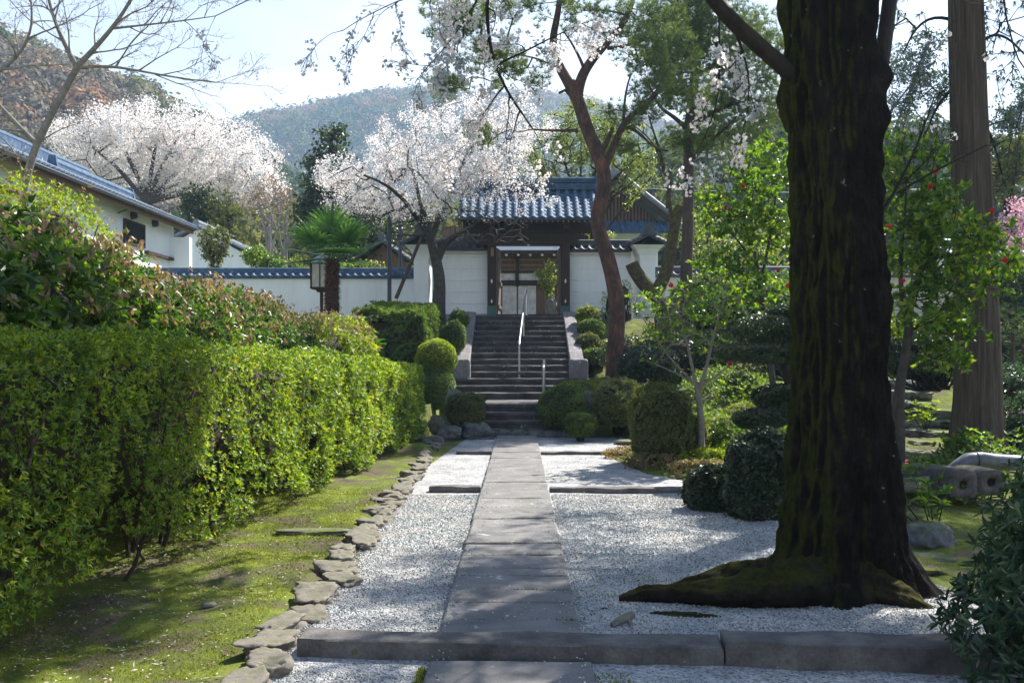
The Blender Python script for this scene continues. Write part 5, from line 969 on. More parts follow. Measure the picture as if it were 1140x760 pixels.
w_ = np.clip((250-py_)/22, .0, 1)*np.where((px_ > 505) & (py_ > 185), .25, 1); keep = rng.uniform(size=len(P)) < w_*.9; mb = Mb(); puff(mb, P[keep], 28, .05, .20); w2 = np.clip((245-(HY-(A[:, 2]-CAMZ)/A[:, 1]*FPX))/22, 0, 1); puff(mb, A[rng.uniform(size=len(A)) < w2], 60, .05, .28)
tree_obj('cherry_tree', 'old gnarled cherry in white blossom left of the gate, propped by a pole', 'tree', base, sk, mb, 'blossom', 'bark_cherry', 'flowering cherries', k0=14, leafname='blossom')
# cherry behind the gate roof, with greenish-white blossom to the right of the first
# ---- big distant cherry over the white house
D = 62.; base = at(165, 270, D); base[2] = gh(base[0], D)-.3; sk = Skel(); sk.limb([base, at(165, 235, D), at(160, 210, D), at(140, 170, D)], .45, .12)
for e in [(110, 170), (90, 150), (200, 150), (240, 160), (285, 195), (180, 130), (215, 200), (260, 215)]: sk.limb([at(163, 225, D), at((163+e[0])/2, (215+e[1])/2, D), at(e[0], e[1], D+rng.normal(0, 2))], .18, .05)
A = inell(620, [(at(130, 165, D), (3.9, 4, 2.4), 3), (at(190, 155, D), (4.2, 4, 2.3), 3), (at(245, 175, D), (3.9, 4, 2.2), 3), (at(275, 205, D), (2.4, 3, 1.3), 1), (at(95, 190, D), (2.2, 3, 1.8), 1), (at(220, 205, D), (3.2, 3, 1.2), 1)], .2)
sk.fill(A, step=.5, wob=.1); sk.radii(tip=.02, ex=2.3); P, d = sk.tips(.045); mb = Mb(); puff(mb, P[rng.uniform(size=len(P)) < .85], 22, .11, .5); puff(mb, A, 100, .11, .75)
tree_obj('cherry_tree', 'broad cloud-like cherry in full blossom behind the white house', 'tree', base, sk, mb, 'blossom', 'bark_cherry', 'flowering cherries', leafname='blossom')
D = 30; base = at(1136, 420, D); base[2] = gh(base[0], D); sk = Skel(); sk.limb([base, at(1142, 300, D), at(1150, 250, D)], .14, .05); A = inell(160, [(at(1130, 262, D), (.75, 1, 1.2)), (at(1128, 312, D), (.7, 1, .6)), (at(1165, 270, D), (1, 1, 1.5))]); sk.fill(A, .2); sk.radii(.006); P, d = sk.tips(.02); mb = Mb(); puff(mb, P, 9, .07, .16); puff(mb, A, 30, .08, .28)
tree_obj('cherry_tree', 'pink-blossomed cherry at the right edge beyond the cedar', 'tree', base, sk, mb, 'blossom_pink', 'bark_cherry', 'flowering cherries', leafname='blossom')

# ---- bare tree at the upper left
D = 15.5; base = at(20, 330, D); base[2] = gh(base[0], D)-.2; sk = Skel()
T = sk.limb([base]+pts(D, (24, 230), (30, 190), (46, 148), (68, 108), (84, 78), (88, 72)), .085, .05)
sk.limb(pts(D, (86, 76), (72, 50), (58, 18), (50, -20)), .045, .02); sk.limb(pts(D, (88, 72), (104, 56), (125, 32), (144, 6), (155, -20)), .045, .02); sk.limb(pts(D, (86, 76), (110, 72), (140, 76), (170, 82), (205, 88), (240, 92)), .03, .008); sk.limb(pts(D, (125, 32), (160, 28), (200, 24), (240, 18)), .02, .007)
sk.limb(pts(D, (40, 160), (20, 140), (0, 118), (-25, 90)), .045, .02); sk.limb(pts(D, (-20, 90), (10, 75), (28, 55), (40, 20), (30, -15)), .035, .012); sk.limb(pts(D, (34, 180), (10, 170), (-30, 150)), .03, .012)
for ch in list(sk.chains)[1:]: sk.sprout(ch, 8, 1.15, .014, 2, t0=.15, up=.02, kids=5, ratio=.55, wob=.12)
for ch in list(sk.chains)[:1]: sk.sprout(ch, 5, .8, .012, 2, t0=.5, up=.02, kids=4, ratio=.55, wob=.12)
sk.radii(tip=.0045, ex=2.4); P, d = sk.tips(.0055); mb = Mb(); q = P[rng.uniform(size=len(P)) < .20]; leaves(mb, q, randdir(len(q))+[0, 0, .5], randdir(len(q)), .035, .014)
tree_obj('bare_tree', 'leafless pale-barked tree reaching over the house at upper left', 'tree', base, sk, mb, 'litter', 'bark_grey', leafname='buds')

# ---- red pine right of the gate
D = 24.; base = at(683, 424, D); base[2] = gh(base[0], D)-.1; sk = Skel()
sk.limb([base]+pts(D, (684, 395), (688, 350), (684, 315), (672, 270), (664, 255), (666, 232), (676, 200), (668, 178), (652, 140), (640, 100), (634, 92)), .215, .15)
sk.limb(pts(D, (642, 110), (630, 86), (618, 68), (614, 50), (618, 28), (622, 14), (624, -10)), .15, .06); sk.limb(pts(D, (642, 112), (644, 92), (654, 72), (672, 52), (688, 34), (702, 16), (706, -10)), .15, .05)
sk.limb(pts(D, (672, 215), (670, 190), (684, 165), (690, 142), (704, 126), (728, 112), (732, 96), (748, 86)), .11, .05); sk.limb(pts(D, (664, 176), (676, 160), (682, 142)), .08, .05)
sk.limb(pts(D, (694, 142), (712, 142), (722, 165), (744, 168)), .05, .02); sk.limb(pts(D, (694, 136), (696, 100), (702, 84)), .04, .02); sk.limb(pts(D, (644, 145), (618, 146), (592, 144)), .045, .02)
sk.limb(pts(D, (676, 54), (700, 52), (728, 40)), .05, .02); sk.limb(pts(D, (650, 76), (640, 52), (628, 36)), .045, .02); sk.limb(pts(D, (636, 90), (615, 72), (590, 62), (565, 60)), .035, .015); sk.limb(pts(D, (700, 18), (675, 10), (650, 12)), .03, .015); sk.limb(pts(D, (634, 105), (630, 100), (622, 104)), .05, .03)
cl = [(at(505, 30, D), (.9, 1.0, .35), 1.1), (at(545, 60, D), (.8, 1, .3), .9), (at(500, 95, D), (.75, .8, .22), .7), (at(575, 85, D), (.8, 1, .25), .8), (at(650, 18, D), (1.2, 1, .35), .8), (at(560, 10, D), (1.3, 1, .35), 1.0), (at(735, 60, D), (1.0, 1.2, .4), 1.8), (at(745, 100, D), (1.0, 1.2, .5), 2.0), (at(700, 130, D), (.8, 1, .28), .6), (at(690, 160, D+.4), (.6, .8, .2), .35), (at(720, 20, D), (1, 1, .4), 1.0), (at(535, 150, D-1), (.55, .7, .18), .3), (at(655, -25, D), (1.7, 1.5, .6), 1.6), (at(500, -10, D), (1.2, 1.2, .4), .8)]
A = inell(420, cl); sk.fill(A, step=.22, wob=.12, up=.08); sk.radii(tip=.008, ex=2.2); P, d = sk.tips(.010); mb = Mb(); P = np.vstack([P, A, A+randdir(len(A))*.16]); q = np.repeat(P, 4, 0)+randdir(4*len(P))*.13; needles(mb, q, np.tile([0, 0, .8], (len(q), 1))+randdir(len(q))*.5, 14, .17, .0065, spread=1.0)
tree_obj('red_pine', 'red-barked pine with forked crooked trunk right of the gate', 'tree', base, sk, mb, 'pine', 'bark_pine', 'garden pines', k0=18, leafname='needles')
# second pine, straight grey trunk, big soft crown
D = 27.; base = at(765, 345, D); base[2] = gh(base[0], D)-.1; sk = Skel(); sk.limb([base]+pts(D, (764, 300), (766, 240), (767, 180), (766, 150), (772, 100), (778, 40), (780, -40)), .19, .11)
for e in [(800, 150, 820, 130), (735, 120, 720, 90), (820, 60, 850, 50), (740, 40, 715, 30), (830, 110, 865, 115), (800, 0, 850, -10), (745, 0, 720, -20)]: y_ = e[1]+28; sk.limb(pts(D, (770, y_), ((770+e[0])/2, e[1]+12), (e[0], e[1], D+rng.normal(0, .7)), (e[2], e[3], D+rng.normal(0, 1))), .07, .025)
cl = [(at(735, 45, D), (1.2, 1.3, .9), 2.4), (at(785, 30, D), (1.4, 1.4, 1.0), 3.2), (at(835, 60, D), (1.3, 1.3, .9), 2.8), (at(850, 115, D), (1.0, 1.2, .7), 2.0), (at(745, 95, D), (.8, 1.2, .5), 1.1), (at(800, 110, D), (.9, 1.2, .5), 1.3), (at(770, -40, D), (2.2, 2, 1.0), 3), (at(820, 150, D), (.8, 1, .3), .6), (at(765, 160, D), (.7, 1, .22), .5)]
A = inell(760, cl); sk.fill(A, step=.22, wob=.12, up=.08); sk.radii(tip=.008, ex=2.2); P, d = sk.tips(.010); mb = Mb(); P = np.vstack([P, A, A+randdir(len(A))*.2]); q = np.repeat(P, 4, 0)+randdir(4*len(P))*.28; needles(mb, q, np.tile([0, 0, .8], (len(q), 1))+randdir(len(q))*.5, 14, .18, .007, spread=1.0)
tree_obj('pine_tree', 'straight-trunked pine with soft dense crown above the sawn trunk', 'tree', base, sk, mb, 'pine', 'bark_pine_dark', 'garden pines', k0=16, leafname='needles')
# sawn mossy trunk
D = 25.; base = at(742, 370, D); base[2] = gh(base[0], D)-.1; sk = Skel()
sk.limb([base]+pts(D, (737, 345), (730, 328), (716, 316), (706, 302), (703, 293)), .25, .17); sk.limb(pts(D, (728, 328), (740, 312), (744, 292), (750, 262), (752, 236), (758, 230)), .17, .13)
sk.limb(pts(D, (748, 250), (744, 215), (738, 175), (728, 150), (722, 128)), .06, .02); sk.limb(pts(D, (744, 232), (744, 205), (746, 190)), .07, .05); sk.limb(pts(D, (740, 195), (730, 160), (700, 135)), .03, .01)
[sk.sprout(ch, 6, .7, .01, 1, t0=.3, up=.05, kids=4) for ch in list(sk.chains)[2:]]; sk.radii(.005, 2.4)
tree_obj('sawn_tree', 'mossy tree with sawn-off forked trunk in front of the wall end', 'tree', base, sk, None, None, 'bark_mossy', k0=18)

# ---- cedar trunk at right
D = 14.2; b = at(1087, 512, D); t = thing('cedar_tree', 'tall straight ridged cedar trunk at the right', 'tree', b); nz_, na = 200, 90; zs = np.linspace(b[2]-.3, 11.5, nz_); an = np.linspace(0, 6.2832, na, endpoint=False); G = np.zeros((nz_, na, 3))
for i, z in enumerate(zs):
    h = z-b[2]; xc = np.interp(z, [b[2], 1.6, 5.3, 6.7, 12], [at(1087, 0, D)[0], at(1089, 0, D)[0], at(1078, 0, D)[0], at(1075, 0, D)[0], at(1070, 0, D)[0]]); r_ = np.interp(h, [-.3, 0, .3, .8, 1.5, 5, 12], [.58, .46, .37, .325, .30, .245, .17])
    P = np.stack([np.cos(an), np.sin(an), np.full(na, z*.25)], -1); rr = r_*(1+.12*math.exp(-max(h, 0)/.35)*np.cos(5*an+1))+.014*(1-2*np.abs(fnoise(P*[9, 9, 1], 1, 3, 2)))+.01*fnoise(P*[4, 4, 1.5], 1, 8, 2); G[i] = np.stack([xc+rr*np.cos(an), D+rr*np.sin(an), np.full(na, z)], -1)
m = Mb(); m.grid(G, closed=True); m.build('trunk', MT['bark_cedar'], t, smooth=True)
sk = Skel(); sk.limb([at(1074, -60, D), at(1072, -140, D), (6.1, D, 12.5)], .17, .06)
for pp in [((1080, 60), (1110, 30), (1150, 70)), ((1076, 30), (1030, 10), (1005, 60)), ((1085, 120), (1105, 150), (1118, 205)), ((1074, 90), (1050, 100), (1030, 150)), ((1082, -20), (1130, -40), (1160, -10)), ((1072, -30), (1030, -50), (980, -20))]: sk.limb(pts(D, *[(a, b_, D+.25*i) for i, (a, b_) in enumerate(pp)]), .03, .012)
A = inell(560, [(at(1112, 60, D), (.35, .6, .45), 1), (at(1120, 20, D), (.4, .6, .3), 1), (at(1118, 175, D), (.3, .5, .55), 1.1), (at(1130, 110, D), (.25, .6, .35), .5), (at(1035, 90, D), (.28, .5, .45), 1.0), (at(1042, 150, D), (.22, .4, .3), .6), (at(1010, 20, D), (.4, .6, .3), .7), (at(1000, 40, D), (.2, .4, .4), .4), ((6.2, D, 9.8), (1.5, 1.5, 1.6), 4), ((9.6, D+1.6, 9.3), (2.6, 2.2, 1.1), 12), ((6.0, D, 8.2), (2.6, 2.4, .8), 4)])  # wide far-right lobe is unseen, added to shade the right garden
sk.fill(A, .2, .12, -.05); sk.radii(.005, 2.3); P, d = sk.tips(.007); b_ = Mb(); sk.mesh(b_, 10); b_.build('branch', MT['bark_dark'], t, smooth=True); mb = Mb(); q = np.repeat(P, 2, 0)+randdir(2*len(P))*.07; needles(mb, q, np.tile([0, 0, -.9], (len(q), 1))+randdir(len(q))*.6, 12, .13, .006, spread=.7); hi = A[A[:, 2] > 8]
for i in range(40): leaves(mb, hi+randdir(len(hi))*rng.uniform(.1, .4, (len(hi), 1)), randdir(len(hi))+[0, 0, -.4], randdir(len(hi)), .13, .05)  # larger leaves thicken the unseen high crown for more shade
mb.build('foliage', MT['pine_blue'], t)

# ---- camellias with red blooms
def camellia(label, D, base_px, limbs, blobs, nA, leaf, reds, fm='camellia', bark='bark_grey', wl=6, more=0, spread=1.2, tipr=.0045, rmax=.008, keepf=.8, red_r=.05):
    base = at(*base_px, D); base[2] = min(base[2], gh(base[0], D)+.0); sk = Skel()
    for l, r0, r1 in limbs: sk.limb([at(p[0], p[1], p[2] if len(p) > 2 else D) for p in l], r0, r1)
    sk.p[0] = base-np.array([0, 0, .1]); A = inell(nA, blobs); sk.fill(A, .14, .10, .03); sk.radii(tipr, 2.3); P, d = sk.tips(rmax); k_ = rng.uniform(size=len(P)) < keepf; P, d = P[k_], d[k_]
    if more: q = np.repeat(A, more, 0)+randdir(len(A)*more)*.16; P = np.vstack([P, q]); d = np.vstack([d, randdir(len(q))])
    mb = Mb(); whorls(mb, P, d+randdir(len(d))*.5+[0, 0, .3], wl, leaf, leaf*.52, 0, True, spread); t = tree_obj('camellia_tree', label, 'tree', base, sk, mb, fm, bark, 'camellias in the right garden', k0=12)
    for px, py, dd in reds:
        c = at(px, py, D+dd); f = Mb()
        for i in range(3): flowers(f, np.array([c+[0, 0, .0]]), np.array([[rng.normal(0, .3), -1, .3+rng.normal(0, .3)]]), red_r*(1-.22*i), 0, 6)
        f.build('red_bloom', MT['red_flower'], t)
    return t
D = 15.
camellia('young camellia with pale many-forked stems behind the tall clipped bush', D, (781, 490), [([(781, 488), (780, 455), (776, 430)], .055, .045), ([(778, 440), (770, 410), (764, 370), (752, 340)], .035, .012), ([(778, 435), (790, 400), (796, 360), (806, 335)], .035, .012), ([(776, 430), (758, 412), (738, 390), (714, 350), (700, 330)], .02, .006), ([(778, 430), (800, 418), (824, 396)], .02, .008), ([(776, 428), (740, 408), (716, 400)], .018, .006)],
         [(at(745, 335, D), (.55, .7, .28), 1.4), (at(790, 325, D), (.6, .7, .25), 1.5), (at(760, 365, D), (.75, .7, .25), 1.5), (at(820, 350, D), (.45, .6, .25), .9), (at(805, 390, D), (.5, .6, .22), .7), (at(730, 385, D), (.35, .5, .25), .4), (at(715, 350, D), (.25, .4, .25), .3)], 330, .085, [(747, 318, -.3), (812, 405, -.3)], wl=5, keepf=.75, more=0)
D = 17.
camellia('sunlit camellia with red blooms between the pines and the big trunk', D, (862, 440), [([(862, 440), (855, 380), (848, 330), (840, 280)], .06, .03), ([(850, 340), (825, 320), (805, 322)], .03, .012), ([(848, 310), (860, 250), (866, 190)], .03, .01), ([(846, 300), (815, 260), (796, 235)], .025, .008)],
         [(at(850, 190, D), (.5, .8, .55), 2), (at(822, 245, D), (.65, .8, .42), 1.8), (at(860, 250, D), (.5, .8, .5), 1.5), (at(815, 295, D), (.55, .8, .3), 1.3), (at(850, 325, D), (.6, .8, .35), 1.2), (at(795, 228, D), (.3, .5, .25), .4)], 400, .115, [(808, 232, -.7), (866, 302, -.7), (877, 318, -.7), (827, 207, -.7)], bark='bark_cherry', keepf=.8, red_r=.045, more=1)
D = 12.6
camellia('camellia with twisted pale trunk and red blooms beside the cedar', D, (1000, 500), [([(1000, 500), (1004, 470), (998, 440), (1004, 410), (1014, 380), (1010, 345)], .075, .05), ([(1012, 390), (998, 430), (995, 460), (990, 500)], .04, .045), ([(1006, 350), (1020, 320), (1040, 300), (1078, 275)], .035, .012), ([(1006, 345), (1000, 290), (1010, 230), (1008, 180)], .035, .01), ([(1014, 330), (1030, 280), (1046, 220)], .02, .008)],
         [(at(1012, 190, D), (.35, .6, .42), 1.6), (at(1040, 235, D), (.42, .6, .42), 1.8), (at(1010, 265, D), (.42, .6, .5), 1.6), (at(1050, 300, D), (.5, .6, .45), 1.8), (at(1085, 262, D-.9), (.38, .3, .22), .9), (at(1020, 350, D), (.45, .6, .4), 1.3), (at(1060, 355, D), (.35, .6, .35), .8), (at(1112, 300, D), (.22, .5, .3), .6), (at(1050, 395, D), (.35, .5, .18), .5)], 560, .10, [(1035, 208, -.6), (1041, 191, -.6), (1104, 235, -.9), (1005, 313, -.6), (989, 252, -.6), (1118, 290, -.6)], bark='bark_cherry', keepf=.8, red_r=.042, more=1)
# small garden pine at the right edge, its pads on splayed branches
D = 17; base = at(1130, 470, D); base[2] = gh(base[0], D)-.1; sk = Skel(); sk.limb([base]+pts(D, (1129, 430), (1127, 395), (1128, 370)), .06, .03)
for e in [(1112, 428), (1118, 412), (1145, 425), (1150, 405), (1110, 390)]: sk.limb(pts(D, (1128, e[1]+12), e), .022, .010)
A = inell(150, [(at(1120, 375, D), (.35, .5, .22)), (at(1150, 380, D), (.4, .5, .25)), (at(1128, 350, D), (.3, .4, .2)), (at(1112, 405, D), (.2, .4, .1)), (at(1148, 412, D), (.3, .4, .1))]); sk.fill(A, .15); sk.radii(.005); P, d = sk.tips(.008); mb = Mb(); needles(mb, np.repeat(P, 2, 0), np.tile([0, 0, .8], (2*len(P), 1)), 14, .11, .004)
tree_obj('garden_pine', 'small trained pine with splayed whorled branches at the right edge', 'tree', base, sk, mb, 'pine_blue', 'bark_pine_dark', 'garden pines', leafname='needles')

# ---- background trees
def bgtree(name, label, D, px, base_py, blobs, nA, lm, bark, leaf, k, spreadr, kind='leaf', group='trees beyond the temple walls', trunk_top=None, r0=.3, tip=.015, rmax=.035, keepf=.9, forks=5):
    cx_ = np.mean([b[0][0] for b in blobs]); base = at(px, base_py, D); base[2] = gh(base[0], D)-.3; sk = Skel(); top = at(px, trunk_top, D) if trunk_top else np.array(blobs[0][0])
    sk.limb([base, base*.4+top*.6+[rng.normal(0, .1), 0, 0], top], r0, r0*.35)
    for i in range(forks): b = blobs[i % len(blobs)]; e = np.array(b[0])+randdir(1)[0]*np.array(b[1])*.6; s = base+(top-base)*rng.uniform(.45, .9); sk.limb([s, (s+e)/2+[0, 0, .1], e], r0*.35, r0*.1)
    A = inell(nA, blobs, .3); sk.fill(A, .35*D/40, .1, .03); sk.radii(tip, 2.3); P, d = sk.tips(rmax); P = P[rng.uniform(size=len(P)) < keepf]; mb = Mb()
    if kind == 'needle': needles(mb, np.repeat(P, 2, 0)+randdir(2*len(P))*spreadr*.6, np.tile([0, 0, .7], (2*len(P), 1)), k, leaf, leaf*.05, spread=1.1)
    elif kind != 'none': puff(mb, P, k, leaf, spreadr)
    return tree_obj(name, label, 'tree', base, sk, mb if kind != 'none' else None, lm, bark, group)
def E(px, py, D, wx, wz, w=None): rx, rz = wx/FPX*D, wz/FPX*D; return (at(px, py, D), (rx, rx*.8, rz)) if w is None else (at(px, py, D), (rx, rx*.8, rz), w)
bgtree('fir_tree', 'dark conical conifer left of the blossoming cherry', 45, 368, 300, [E(370, 165, 45, 22, 22), E(362, 200, 45, 32, 28), E(364, 240, 45, 40, 36), E(398, 235, 45, 28, 34), E(375, 150, 45, 14, 10)], 420, 'conifer', 'bark_dark', .18, 24, .42, trunk_top=150, forks=2)
bgtree('spring_tree', 'fresh yellow-green fan-branched tree rising behind the gate roof', 38, 645, 250, [E(650, 150, 38, 52, 38), E(612, 180, 38, 38, 30), E(692, 165, 38, 38, 34), E(712, 195, 38, 22, 24), E(596, 195, 38, 34, 16)], 620, 'spring', 'bark_dark', .08, 22, .26, trunk_top=215, r0=.22, forks=14)
bgtree('broadleaf_tree', 'round dark evergreen above the end of the house roof', 48, 226, 300, [E(222, 225, 48, 22, 18), E(238, 238, 48, 18, 14)], 150, 'conifer', 'bark_dark', .15, 14, .3, trunk_top=240)
bgtree('broadleaf_tree', 'yellow-olive leafy tree between white house and palm', 47, 255, 300, [E(252, 235, 47, 20, 24), E(262, 262, 47, 16, 14)], 120, 'f_olive', 'bark_dark', .14, 10, .3, trunk_top=240)
bgtree('camellia_bush', 'round reddish-flecked camellia at the corner of the white house', 33, 238, 300, [E(238, 272, 33, 19, 20)], 130, 'box_brown', 'bark_dark', .09, 14, .18, trunk_top=280, r0=.12)
bgtree('broadleaf_tree', 'low glossy green tree behind the wall left of the palm', 36, 290, 300, [E(286, 284, 36, 18, 10), E(305, 292, 36, 12, 8)], 110, 'camellia', 'bark_dark', .10, 12, .2, trunk_top=290, r0=.1)
bgtree('broadleaf_tree', 'dark green leafy tree right behind the palm crown', 37, 405, 300, [E(400, 280, 37, 30, 18), E(430, 262, 37, 24, 26), E(385, 262, 37, 24, 18)], 220, 'conifer', 'bark_dark', .12, 13, .3, trunk_top=275, r0=.15)
bgtree('shrub', 'low bright lime shrubs showing over the white wall', 35, 400, 300, [E(405, 296, 35, 26, 5), E(330, 293, 35, 12, 7)], 90, 'spring', 'bark_dark', .09, 10, .16, trunk_top=296, r0=.08)
bgtree('bare_tree', 'bare grey winter tree behind the palm', 50, 318, 300, [E(300, 235, 50, 34, 34), E(335, 245, 50, 28, 30)], 260, 'litter', 'bark_grey', .1, 2, .2, 'none', trunk_top=240, r0=.2, tip=.014)
bgtree('bare_tree', 'russet budding tree left of the dark conifer', 56, 300, 300, [E(300, 215, 56, 24, 20), E(282, 225, 56, 18, 14), E(322, 226, 56, 18, 14)], 260, 'f_brown', 'bark_grey', .12, 4, .4, trunk_top=240, r0=.2)
for i, (px, D, bl, m_, lb) in enumerate([(985, 62, [(1012, 75, 28, 24), (1000, 110, 24, 22), (1035, 48, 20, 14), (1040, 95, 20, 22)], 'conifer', 'tall blue-green conifer between big trunk and cedar'), (1125, 60, [(1128, 130, 24, 22), (1115, 175, 30, 22), (1140, 95, 14, 14)], 'conifer', 'tall conifer at the right edge beyond the cedar'),
        (1000, 55, [(1010, 160, 38, 36), (1045, 170, 30, 44), (985, 190, 28, 36), (1030, 230, 40, 30)], 'f_green', 'dark evergreen behind the right camellia'), (880, 58, [(870, 150, 40, 40), (830, 195, 40, 36), (900, 130, 30, 34), (780, 215, 34, 30)], 'f_green', 'dark evergreen behind the big mossy trunk'), (1120, 32, [(1120, 190, 26, 16), (1128, 165, 16, 14), (1108, 214, 20, 12)], 'f_olive', 'light green tree right of the cedar above the pink blossom'),
        (720, 46, [(712, 262, 34, 16), (770, 262, 30, 28), (800, 282, 34, 18), (850, 275, 40, 24)], 'spring', 'soft pale green bushes above the right wall coping'), (640, 40, [(652, 262, 30, 8)], 'spring', 'pale green tree glimpsed beneath the right gate eave')]):
    bgtree('broadleaf_tree' if m_ != 'conifer' else 'pine_tree', lb, D, px, 300, [E(a, b_, D, c_, d_) for a, b_, c_, d_ in bl], 330 if i < 5 else 200, m_, 'bark_dark', .17 if D > 40 else .1, 13, .42 if D > 40 else .2, trunk_top=int(np.mean([b_[1] for b_ in bl])), r0=.25)
D = 43; bgtree('garden_pine', 'rounded bright pine seen through the open gate', 36, 612, 348, [E(611, 306, 36, 12, 17), E(600, 308, 36, 7, 9)], 110, 'spring', 'bark_dark', .07, 12, .12, trunk_top=315, r0=.05, group='garden pines', tip=.006, rmax=.02)
rock('pale standing rock glimpsed through the gate', 614, 349, 36, 13, 17, 'rock_grey', 210)
# loose green shrubs right garden floor
loose_shrub('leafy green bushes below the beige wall', [B(820, 345, 26, 1.3, .8, .55), B(870, 335, 26, 1.0, .8, .7)], at(840, 380, 26), 3600, .09, 'shrub_big', wl=5)
loose_shrub('shaded leafy shrub behind the rough garden steps', [B(1010, 405, 23, 1.0, .8, .5), B(1050, 412, 23, .9, .8, .45), B(1040, 380, 24, 1.3, .8, .6)], at(1020, 440, 23), 4200, .09, 'shrub_big', wl=5)
loose_shrub('green bushes at the right edge behind the small pine', [B(1125, 330, 25, 1.1, .8, 1.2), B(1140, 400, 24, .9, .8, .8), B(1100, 380, 26, .8, .8, .8)], at(1130, 450, 24), 4200, .10, 'shrub_big', wl=5)
loose_shrub('dark undergrowth between cloud pruned tree and wall', [B(880, 400, 24, 1.0, .8, .8), B(930, 400, 24, 1.4, .8, .9), B(770, 395, 25, 1.2, .8, .6), B(700, 395, 25.5, .8, .7, .5)], at(880, 440, 24), 5200, .085, 'box_dark', wl=5)
loose_shrub('deep green shaded bushes behind the twisted camellia trunk', [B(1042, 400, 18.5, .75, .6, .5), B(1058, 378, 19.5, .8, .6, .6), B(1000, 395, 19, .6, .6, .6)], at(1040, 430, 18.8), 4200, .08, 'box_dark', wl=5)
loose_shrub('dark glossy bushes right of the cedar trunk', [B(1130, 440, 15.5, .6, .6, .5), B(1150, 480, 14.5, .7, .6, .6), B(1125, 470, 16.5, .5, .5, .35)], at(1135, 500, 15.3), 3600, .07, 'laurel', wl=5)
loose_shrub('low lime ground shrub by the camellia foot', [B(760, 492, 15.9, .35, .3, .16), B(795, 512, 14.6, .5, .4, .16), B(830, 500, 15, .4, .4, .14)], at(780, 505, 15), 1500, .06, 'lime', wl=5, twigs_and_shade=False)
loose_shrub('yellow flowering ground plants below the tall clipped bush', [((2.05, 14.6, .10), (.5, .35, .12)), ((1.85, 16.1, .08), (.5, .3, .12)), ((2.5, 13.4, .12), (.5, .35, .12))], (2.1, 14.6, .0), 1300, .05, 'shrub_new', wl=5, twigs_and_shade=False)

P = []
for (cx_, cy_, sx_, sy_, n_) in ((6, 18, 3.2, 2.6, 7000), (4.5, 22.5, 2.2, 2.2, 5200), (9, 24, 3.5, 3, 5200), (3.6, 16.6, 1.0, 1.2, 1600), (-6, 16, 2, 6, 2600), (5.2, 12.2, 1.5, 1.1, 1800)):
    x = cx_+rng.normal(0, sx_*.6, n_); y = cy_+rng.normal(0, sy_*.6, n_); P.append(np.stack([x, y, 0*x], -1))
P = np.vstack(P); P = P[((P[:, 0] > 2.9) | (P[:, 0] < -3.5)) & (P[:, 1] > 10.5)]; cl_ = fnoise(P, .7, 55, 3); ok_ = (cl_ > -.08) & ~((np.abs(P[:, 0]-(1018-578)/1108*P[:, 1]) < .75) & (P[:, 1] > 13.5)); P = P[ok_]; cl_ = cl_[ok_]; P[:, 2] = ground_h(P[:, 0], P[:, 1])+.03+np.clip(cl_+.08, 0, .5)*rng.uniform(0, 1, len(P))*.9
mb = Mb(); k_ = rng.uniform(size=len(P)); whorls(mb, P[k_ < .6], randdir((k_ < .6).sum())*.5+[0, 0, 1.], 5, .09, .035, 0); whorls(mb, P[k_ >= .6], randdir((k_ >= .6).sum())*.5+[0, 0, 1.], 5, .07, .03, 1); o = mb.build('ground_cover', [MT['box'], MT['camellia']]); tag(o, 'low leafy ground cover under the garden trees', 'ground cover', kind='stuff')
# ---- wooded hills
def crown_tpl(nq, seed, flat=.8):
    d = randdir(nq); d[:, 2] = np.abs(d[:, 2])*1.0-.15; r = (1+.28*fnoise(d*2.2+seed, 1, seed, 3))*rng.uniform(.55, 1.0, nq)**.35; P = d*r[:, None]; P[:, 2] *= flat; return P, nrm(d+randdir(nq)*.5)
def forest(name, label, spots, sizes, mats_, w, nq, q, flat=.9):
    mb = Mb(); tp = [crown_tpl(nq, s, flat) for s in range(8)]; w = np.array(w)/sum(w)
    for (p, s) in zip(spots, sizes):
        P, A = tp[rng.integers(8)]; a = rng.uniform(0, 6.28); ca, sa = math.cos(a), math.sin(a); Rm = np.array([[ca, sa, 0], [-sa, ca, 0], [0, 0, 1]]); P = P @ Rm; A = A @ Rm; tall = rng.uniform(.9, 1.5)
        S = nrm(np.cross(A, randdir(len(A)))); U = np.cross(S, A); h = q*s*.5*rng.uniform(.6, 1.2, (len(P), 1)); C = P*s*[1, 1, tall]+p; V = np.stack([C-S*h, C-U*h*.8, C+S*h, C+U*h*.8], 1).reshape(-1, 3)
        mb.add(V, np.arange(len(P)*4).reshape(-1, 4), int(rng.choice(len(w), p=w)))
    o = mb.build(name, [MT[m] for m in mats_]); return tag(o, label, 'forest', kind='stuff')
